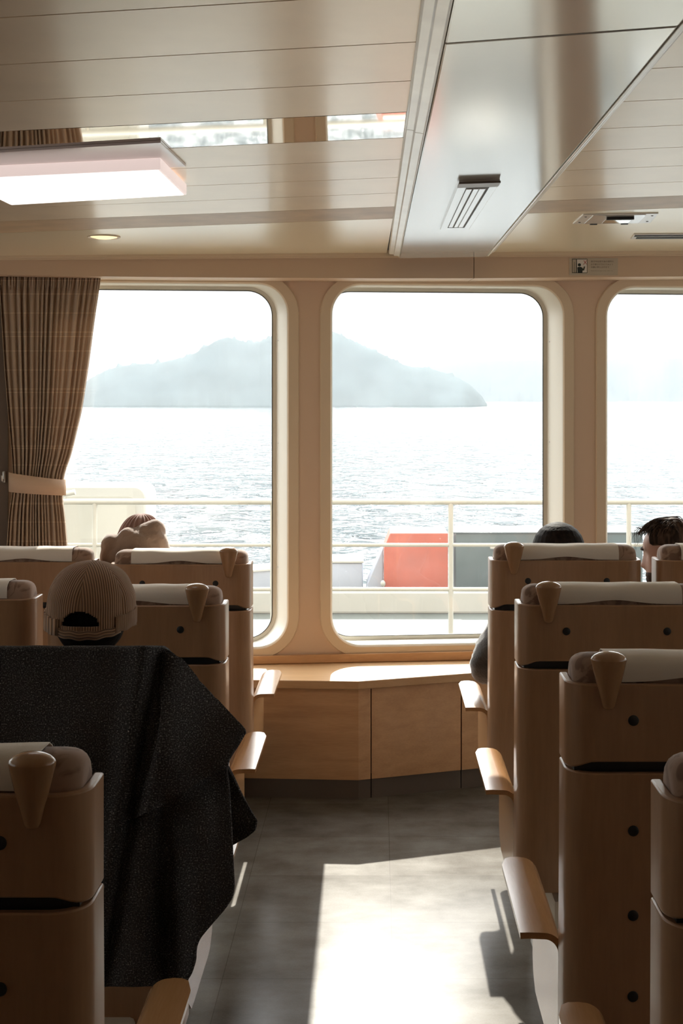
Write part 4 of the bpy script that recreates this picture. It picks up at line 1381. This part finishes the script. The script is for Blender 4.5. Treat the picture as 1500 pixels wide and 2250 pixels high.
# --- man in profile (front right, inner seat)
hcm = P(1467, 1222, 4.82)
rm, mm_ = person(1.22, 4.70, hcm, math.radians(72), math.radians(-5), 0, M['skin'], 'person with swept back brown hair and short beard looking down to the left', M['navy'], M['trouser'])
def hm(p, z):
    c = math.cos(p)
    if z > .098: return 1
    if z > .05: return 1 if c < .50 else 0
    if z > .0: return 1 if c < .12 else 0
    if z > -.05 and .0 < c < .30: return 1
    return 1 if (c < -.20 and z > -.085) else 0
hair_shell(mm_, hm, lambda p, z: .010+.014*smooth01((z-.03)/.07), -.10, M['hair_brown'], rm, 'hair', wob=.011, seed=5)
hair_o = [c for c in rm.children if c.name.startswith('hair')][0]
bm = bmesh.new()
rs = random.Random(3)
for k in range(30):
    x0 = rs.uniform(-.055, .055); y0 = rs.uniform(.045, .082)
    L_ = rs.uniform(.05, .10); up_ = rs.uniform(.012, .035); out = rs.uniform(.02, .055)
    base = Vector((x0, y0, .100-.3*abs(x0)*0-.25*max(0, y0-.05)))
    path = []
    for q in range(9):
        t = q/8
        path.append(mm_ @ (base+Vector((x0*.4*t+.01*math.sin(t*5+k)*t, out*math.sin(t*PI*.62), up_*math.sin(t*PI*.9)-L_*t*t*.8))))
    add_tube(bm, path, [max(.0004, .0011*(1-q/9)) for q in range(9)], 5)
for k in range(110):   # swept strands over the top
    ph = rs.uniform(-1.9, 1.9); z0 = .085+rs.uniform(-.02, .03)
    path = []
    for q in range(8):
        t = q/7
        p = head_pt(ph*(1-.2*t), min(.115, z0+.02*math.sin(t*PI)), .020+.014*math.sin(t*PI)+rs.uniform(0, .004))
        p.y -= t*.075; p.x *= 1-.1*t
        p.z += .018+.010*math.sin(t*PI)
        path.append(mm_ @ p)
    add_tube(bm, path, [max(.0005, .0022*(1-abs(q-3)/6)) for q in range(8)], 5)
from_bm('loose_strands', bm, M['hair_brown'], hair_o, angle=180)
def bmask(p, z):
    c = math.cos(p)
    return 1 if (z < -.052 and c > -.25 and not (abs(math.sin(p)) < .25 and -.080 < z < -.060)) else 0
hair_shell(mm_, bmask, lambda p, z: .005, -.117, M['hair_brown'], rm, 'beard', wob=.003, seed=9)
# eyebrow
bm = bmesh.new()
for sx in (-1, 1):
    path = [mm_ @ (head_pt(math.asin(max(-1, min(1, sx*x/.09))), .031+.004*math.sin((x-.012)/.035*PI))+Vector((0, .004, 0))) for x in (.012, .02, .03, .04, .047)]
    add_tube(bm, path, [.003, .0045, .0045, .004, .002], 8)
from_bm('eyebrow', bm, M['hair_brown'], rm)

# ------------------------------------------------------------------ draped tweed coat
def coat_sheet(name, left, right, y0, y1, depth, parent, lc, nx=70, ny=90, thick=.010, extra_top=None, seed=0, rag=.0):
    """cloth between two pixel outlines; depth(px, py) gives its distance"""
    bm = bmesh.new(); uvl = bm.loops.layers.uv.new('UVMap'); rows = []
    for j in range(ny+1):
        y = y0+(y1-y0)*j/ny
        xl, xr = lerp_tab(left, y)[0], lerp_tab(right, y)[0]
        row = []
        for i in range(nx+1):
            u = i/nx; x = xl+(xr-xl)*u
            p = P(x, y, depth(x, y))
            p += Vector((0, .006*mnoise.noise(Vector((x*.02, y*.012, seed))), 0))
            row.append((p-lc, x*2.78/F, y*2.78/F))
        rows.append(row)
    if extra_top:
        ex = []
        for k, (dy, dz) in enumerate(extra_top):
            ex.append([(p+Vector((0, dy, dz)), u_, v_-.02*(k+1)) for p, u_, v_ in rows[0]])
        rows = ex[::-1]+rows
    vr = [[bm.verts.new(p[0]) for p in r] for r in rows]
    for j in range(len(rows)-1):
        for i in range(nx):
            f = bm.faces.new((vr[j][i], vr[j][i+1], vr[j+1][i+1], vr[j+1][i]))
            for l, (jj, ii) in zip(f.loops, ((j, i), (j, i+1), (j+1, i+1), (j+1, i))): l[uvl].uv = rows[jj][ii][1:]
    o = from_bm(name, bm, M['tweed'], parent, angle=180, fix=False)
    md = o.modifiers.new('thick', 'SOLIDIFY'); md.thickness = thick; md.offset = 0
    md = o.modifiers.new('sub', 'SUBSURF'); md.levels = 1; md.render_levels = 1
    return o
ct = empty('coat', (-.66, 2.70, 0)); tag(ct, 'dark grey flecked tweed coat draped over a seat back on the left', 'coat')
lc = ct.location.copy()
def g(v, s): return math.exp(-(v/s)**2)
def dmain(x, y):
    d = 2.755-.075*smooth01((y-1420)/260)
    # rounding at the shoulder towards the aisle
    d += .16*smooth01((x-330)/190)*smooth01((1950-y)/500)
    t = (y-1450)/700
    # folds: diagonal ridge and valleys
    d += .030*g(x-(350-120*t), 20)-.034*g(x-(310-110*t), 26)
    d += .045*g(x-(350+20*t), 30)*smooth01((y-1650)/150)
    d -= .040*g(x-(455-25*t), 38)*smooth01((y-1700)/120)
    d += .014*math.sin(x*.03+y*.004)*smooth01((y-1500)/200)
    d += .018*g(x-(215-40*t), 24)*smooth01((y-1700)/200)
    return d
leftm = [(1420, -60), (1700, -60), (2000, 60), (2100, 150), (2170, 215)]
rightm = [(1421, 345), (1425, 362), (1432, 378), (1445, 392), (1490, 430), (1545, 480), (1590, 515), (1620, 516), (1660, 508), (1690, 500), (1740, 506), (1800, 510), (1860, 512), (1900, 514), (1950, 516), (1972, 512), (2000, 494), (2030, 466), (2060, 442), (2080, 432), (2110, 430), (2140, 420), (2170, 400)]
topwrap = [(.020, -.003), (.05, -.010), (.085, -.020), (.12, -.035), (.15, -.04), (.155, -.10), (.16, -.16)]
coat_sheet('coat_body', leftm, rightm, 1424, 2168, dmain, ct, lc, extra_top=topwrap)
def dflap(x, y):
    t = (y-1450)/700
    d = dmain(x, y)-.030-.045*smooth01((x-380)/140)*smooth01((y-1480)/100)
    d += .030*g(x-(350-120*t), 22)
    return min(d, 2.80)
leftf = [(1428, 346), (1480, 352), (1560, 356), (1640, 345), (1700, 328), (1760, 303), (1795, 282), (1808, 276)]
rightf = [(1428, 352), (1445, 395), (1490, 433), (1545, 484), (1600, 538), (1606, 542), (1640, 522), (1660, 509), (1682, 499), (1700, 468), (1730, 420), (1760, 370), (1790, 315), (1808, 280)]
coat_sheet('front_flap', leftf, rightf, 1430, 1806, dflap, ct, lc, nx=50, ny=80, seed=4)
leftg = [(1660, 470), (1700, 470), (1760, 450), (1850, 440), (1858, 500)]
rightg = [(1660, 486), (1690, 504), (1740, 530), (1780, 552), (1803, 566), (1825, 562), (1838, 545), (1850, 522), (1858, 506)]
coat_sheet('sleeve_end', leftg, rightg, 1664, 1857, lambda x, y: 2.90+.02*math.sin(y*.03)-.0003*(x-480), ct, lc, nx=24, ny=40, seed=8)

# ------------------------------------------------------------------ outside: deck, railing, lockers
bm = bmesh.new(); add_box(bm, (0, 8.85, -.10), (24, 5.7, .10)); o = from_bm('deck', bm, M['deck'], smooth=False)
tag(o, 'pale green-grey open deck outside the windows', 'deck', kind='structure')
zc0, zc1 = -.05, H-(1299-CY)*10.4/F
bm = bmesh.new(); add_box(bm, (0, 10.5, (zc0+zc1)/2), (24, .2, zc1-zc0), .02); o = from_bm('deck_coaming', bm, M['white_paint'], smooth=False)
tag(o, 'low white coaming along the outer deck behind the railing', 'coaming', kind='structure')
RD = 9.4
rl = empty('deck_railing', (0, RD, -.05)); tag(rl, 'white three-bar railing on the deck outside the windows', 'railing')
lc = rl.location.copy()
def railbar(name, py, r, two=False):
    z = P(0, py, RD).z
    bm = bmesh.new()
    add_tube(bm, [Vector((-8, RD, z))-lc, Vector((8, RD, z))-lc], r, 14)
    from_bm(name, bm, M['rail_white'], rl)
railbar('top_rail', 1102.5, .022); railbar('middle_rail', 1197.5, .014); railbar('lower_rail', 1295, .016)
for k in range(-4, 6):
    px = 599+391*k
    x = (px-CX)*RD/F
    bm = bmesh.new(); add_tube(bm, [Vector((x, RD, -.05))-lc, Vector((x, RD, P(0, 1100, RD).z))-lc], .019, 14)
    add_lathe(bm, [(.05, 0), (.05, .012), (.02, .012), (.02, 0)], Vector((x, RD, -.05))-lc, 16)
    from_bm('post', bm, M['rail_white'], rl)
def box3(name, px0, px1, py0, py1, D, depth, m, label, cat, bev_=.015, root_parts=None):
    a, b = P(px0, py1, D), P(px1, py0, D)
    r = empty(name, ((a.x+b.x)/2, D+depth/2, -.05)); tag(r, label, cat)
    z0 = -.05
    bm = bmesh.new(); add_box(bm, (0, 0, (b.z-z0)/2), (b.x-a.x, depth, b.z-z0), bev_)
    from_bm('body', bm, M[m], r)
    return r, b.x-a.x, b.z-z0
r, w, h = box3('deck_locker', 1000, 1412, 1172, 1295, 11.0, .55, 'green', 'long dark green locker on the deck, right of the red one', 'locker')
bm = bmesh.new(); add_box(bm, (0, 0, h+.006), (w+.03, .58, .012), .004); from_bm('lid', bm, M['green'], r)
bm = bmesh.new()
for x in (-.5, .5): add_box(bm, (x*w*.6, -.285, h*.8), (.05, .012, .03), .003)
from_bm('latch', bm, M['steel'], r)
# red locker with a slanted left shoulder and pale side
a = lambda px, py: P(px, py, 11.0)
rr = empty('deck_locker', (a(915, 1290).x, 11.0, -.05)); tag(rr, 'red locker with a slanted corner on the deck behind the railing', 'locker')
lc = rr.location.copy()
pts = [a(857, 1171), a(984, 1171), Vector((a(984, 1).x, 11, -.05)), Vector((a(843, 1).x, 11, -.05)), a(843, 1205)]
bm = bmesh.new(); add_extrude(bm, [p-lc for p in pts], (0, .5, 0)); o = from_bm('body', bm, M['red'], rr, smooth=False); bev(o, .01)
pts = [a(842, 1203), Vector((a(842, 1).x, 11, -.05)), Vector((a(800, 1).x, 11, -.05)), a(806, 1285), a(836, 1215)]
bm = bmesh.new(); add_extrude(bm, [p-lc+Vector((0, .06, 0)) for p in pts], (0, .4, 0)); o = from_bm('side_bracket', bm, M['grey'], rr, smooth=False); bev(o, .01)
o['label'] = 'pale grey slanted bracket'
bm = bmesh.new(); add_ellipsoid(bm, a(841, 1282)-lc+Vector((0, -.01, 0)), (.022, .02, .03)); from_bm('latch', bm, M['rail_white'], rr)
r, w, h = box3('deck_box', 690, 796, 1237, 1295, 11.1, .45, 'grey', 'small grey box on the deck left of the red locker', 'box')
bm = bmesh.new(); add_box(bm, (0, 0, h+.01), (w+.02, .47, .02), .005); from_bm('lid', bm, M['white_paint'], r)
# grey sloped box left
rr = empty('deck_box', (a(560, 1).x, 11.1, -.05)); tag(rr, 'low grey box with a sloping top seen low in the left window', 'box')
lc = rr.location.copy()
pts = [a(520, 1262), a(618, 1254), Vector((a(618, 1).x, 11, -.05)), Vector((a(520, 1).x, 11, -.05))]
bm = bmesh.new(); add_extrude(bm, [p-lc+Vector((0, .1, 0)) for p in pts], (0, .4, 0)); o = from_bm('body', bm, M['grey'], rr, smooth=False); bev(o, .01)
bm = bmesh.new(); q_ = [p-lc+Vector((0, .09, .012)) for p in pts[:2]]; add_extrude(bm, [q_[0], q_[1], q_[1]+Vector((0, .42, 0)), q_[0]+Vector((0, .42, 0))], (0, 0, -.015)); from_bm('lid', bm, M['white_paint'], rr, smooth=False)
# white rounded housing
D0 = 10.75
hx0, hx1, hz = P(60, 1, D0).x, P(321, 1, D0).x, P(1, 1067, D0).z
hr_ = empty('deck_housing', ((hx0+hx1)/2, D0, -.05)); tag(hr_, 'white equipment housing with rounded corner on deck beside the curtain', 'housing')
lc = hr_.location.copy()
pts = [Vector((x, D0, z))-lc for x, z in rrect(hx0, hx1, -.05, hz, .10, 8)]
bm = bmesh.new(); add_extrude(bm, pts, (0, .5, 0)); o = from_bm('body', bm, M['white_paint'], hr_, angle=50); bev(o, .02)
pts = [Vector((x, D0-.012, z))-lc for x, z in rrect(hx0+.07, hx1-.09, .12, hz-.09, .06, 8)]
bm = bmesh.new(); add_extrude(bm, pts, (0, .02, 0)); o = from_bm('door_panel', bm, M['rail_white'], hr_, angle=50)
lt = empty('deck_lamp', P(150, 1087, 10.45)); tag(lt, 'white tube lamp sticking out above the railing beside the curtain', 'lamp')
bm = bmesh.new(); add_tube(bm, [(-.12, 0, -.012), (.055, 0, .022)], .022, 16); from_bm('tube', bm, M['white_paint'], lt)
bm = bmesh.new(); add_tube(bm, [(-.10, 0, -.01), (-.10, .31, -.05)], .012, 10); from_bm('bracket', bm, M['rail_white'], lt)

# ------------------------------------------------------------------ sea, island, far coast
ZS = H-8.0
bm = bmesh.new()
v = [bm.verts.new(p) for p in ((-26000, 13, ZS), (26000, 13, ZS), (26000, 40000, ZS), (-26000, 40000, ZS))]
bm.faces.new(v)
o = from_bm('sea', bm, M['sea'], smooth=False); tag(o, 'glittering sea between the ship and the island', 'sea', kind='structure')

def ridge(name, D, base_py, sil, depth, m, label, rough, step, tree):
    """hilly land: a height field whose skyline follows the silhouette, sloping down to the shore on both sides"""
    bm = bmesh.new()
    x0, x1 = sil[0][0], sil[-1][0]
    n = int((x1-x0)/step); mrows = 14
    vr = []
    for j in range(mrows+1):
        t = j/mrows
        row = []
        for i in range(n+1):
            px = x0+(x1-x0)*i/n
            py = lerp_tab(sil, px)[0]
            base = P(px, base_py, D)
            top = P(px, py, D).z-ZS
            f = math.sin(PI/2*t)**.8
            off = 1-t
            edge = smooth01(min(px-x0, x1-px)/60+.05)
            z = ZS+top*f
            nn = mnoise.noise(Vector((base.x*.02, t*6, 1)))*.5+mnoise.noise(Vector((base.x*.07, t*14, 4)))*.25
            z += top*.06*nn*f
            if j == mrows: z += tree*(mnoise.noise(Vector((base.x*.11, 0, 7)))+.6*mnoise.noise(Vector((base.x*.3, 0, 2))))
            y = D-depth*off*edge+depth*.12*nn*(1-t)*edge
            row.append(bm.verts.new((base.x*y/D, y, z)))
        vr.append(row)
    rowb = [bm.verts.new((q.co.x*(D+depth)/D, D+depth, ZS-1)) for q in vr[-1]]
    vr.append(rowb)
    for a_, b_ in zip(vr[:-1], vr[1:]):
        for i in range(n): bm.faces.new((a_[i], a_[i+1], b_[i+1], b_[i]))
    o = from_bm(name, bm, m, angle=180)
    tag(o, label, 'island' if 'island' in name else 'coast', kind='structure')
    return o
isl = [(150, 860), (185, 846), (200, 832), (230, 815), (262, 805), (300, 800), (335, 800), (370, 792), (400, 787), (430, 775), (460, 757), (480, 746), (500, 741), (520, 746), (545, 750), (570, 750), (590, 740), (610, 728), (640, 708), (670, 700), (700, 708), (728, 726), (745, 733), (765, 746), (790, 757), (820, 768), (850, 782), (880, 798), (905, 806), (935, 808), (965, 817), (1000, 828), (1030, 843), (1050, 862), (1062, 880), (1070, 887)]
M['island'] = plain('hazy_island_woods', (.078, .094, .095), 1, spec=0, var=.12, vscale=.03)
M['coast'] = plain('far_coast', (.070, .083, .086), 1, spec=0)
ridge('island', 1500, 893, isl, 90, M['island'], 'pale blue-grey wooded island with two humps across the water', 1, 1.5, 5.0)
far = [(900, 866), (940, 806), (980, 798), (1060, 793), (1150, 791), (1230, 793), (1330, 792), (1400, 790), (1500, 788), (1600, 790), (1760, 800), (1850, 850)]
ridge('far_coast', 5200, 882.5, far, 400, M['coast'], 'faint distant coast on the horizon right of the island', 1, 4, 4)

# sea haze between the ship and the land (real scattering air)
HAZE = True
if HAZE:
    bm = bmesh.new(); add_box(bm, (0, 1350, ZS+110), (5000, 1500, 216))
    mz = bpy.data.materials.new('sea_haze'); mz.use_nodes = True; nt = mz.node_tree
    nt.nodes.remove(nt.nodes['Principled BSDF'])
    vs = N(nt, 'ShaderNodeVolumeScatter'); vs.inputs['Density'].default_value = .00010; vs.inputs['Anisotropy'].default_value = .35
    vs.inputs['Color'].default_value = (.90, .96, 1, 1)
    nt.links.new(vs.outputs[0], nt.nodes['Material Output'].inputs['Volume'])
    o = from_bm('haze', bm, mz, smooth=False); tag(o, 'thin sea haze lying over the water before the island', 'haze', kind='stuff')

# ------------------------------------------------------------------ light
sun_d = bpy.data.lights.new('sun', 'SUN'); sun_d.energy = 3.1; sun_d.angle = math.radians(.55); sun_d.color = (1, .93, .82)
so = bpy.data.objects.new('sun', sun_d); COL.objects.link(so)
az, elv = math.radians(-.6), math.radians(35.0)
sdir = Vector((math.sin(az)*math.cos(elv), math.cos(az)*math.cos(elv), math.sin(elv)))
so.rotation_euler = sdir.to_track_quat('Z', 'Y').to_euler(); so.location = (0, 20, 20)

w = bpy.data.worlds.new('sky'); S.world = w; w.use_nodes = True; nt = w.node_tree
bg = nt.nodes['Background']
tc = N(nt, 'ShaderNodeTexCoord'); sx = N(nt, 'ShaderNodeSeparateXYZ'); nt.links.new(tc.outputs['Generated'], sx.inputs[0])
cr = N(nt, 'ShaderNodeValToRGB'); e = cr.color_ramp.elements
e[0].position = 0; e[0].color = (.93, .945, .94, 1); e[1].position = 1; e[1].color = (.75, .86, 1.0, 1)
x = e.new(.10); x.color = (.94, .945, .93, 1); x = e.new(.35); x.color = (.95, .95, .95, 1)
nt.links.new(sx.outputs['Z'], cr.inputs['Fac'])
st = N(nt, 'ShaderNodeValToRGB'); e = st.color_ramp.elements
e[0].position = 0; e[0].color = (.098, .098, .098, 1); e[1].position = 1; e[1].color = (.28, .28, .28, 1)
for p_, v_ in ((.11, .108), (.25, .58), (.5, .95), (.75, .45)):
    x = e.new(p_); x.color = (v_, v_, v_, 1)
nt.links.new(sx.outputs['Z'], st.inputs['Fac'])
ml = N(nt, 'ShaderNodeMath', operation='MULTIPLY'); ml.inputs[1].default_value = 4.3
nt.links.new(st.outputs['Color'], ml.inputs[0])
nt.links.new(cr.outputs['Color'], bg.inputs['Color']); nt.links.new(ml.outputs[0], bg.inputs['Strength'])

# ------------------------------------------------------------------ camera
cam = bpy.data.cameras.new('camera'); co = bpy.data.objects.new('camera', cam); COL.objects.link(co)
co.location = (0, 0, H); co.rotation_euler = (PI/2, 0, 0)
cam.sensor_fit = 'AUTO'; cam.sensor_width = 36; cam.lens = F/2250*36
cam.shift_x = (750-CX)/2250; cam.shift_y = (CY-1125)/2250
cam.clip_start = .05; cam.clip_end = 60000
S.camera = co

S.view_settings.view_transform = 'Standard'; S.view_settings.look = 'None'
S.view_settings.exposure = 1.45; S.view_settings.gamma = 1; S.view_settings.use_curve_mapping = False
c = S.cycles
c.use_denoising = True
c.max_bounces = 10; c.diffuse_bounces = 6; c.glossy_bounces = 5; c.transparent_max_bounces = 16; c.volume_bounces = 1
c.sample_clamp_indirect = 8; c.blur_glossy = .5
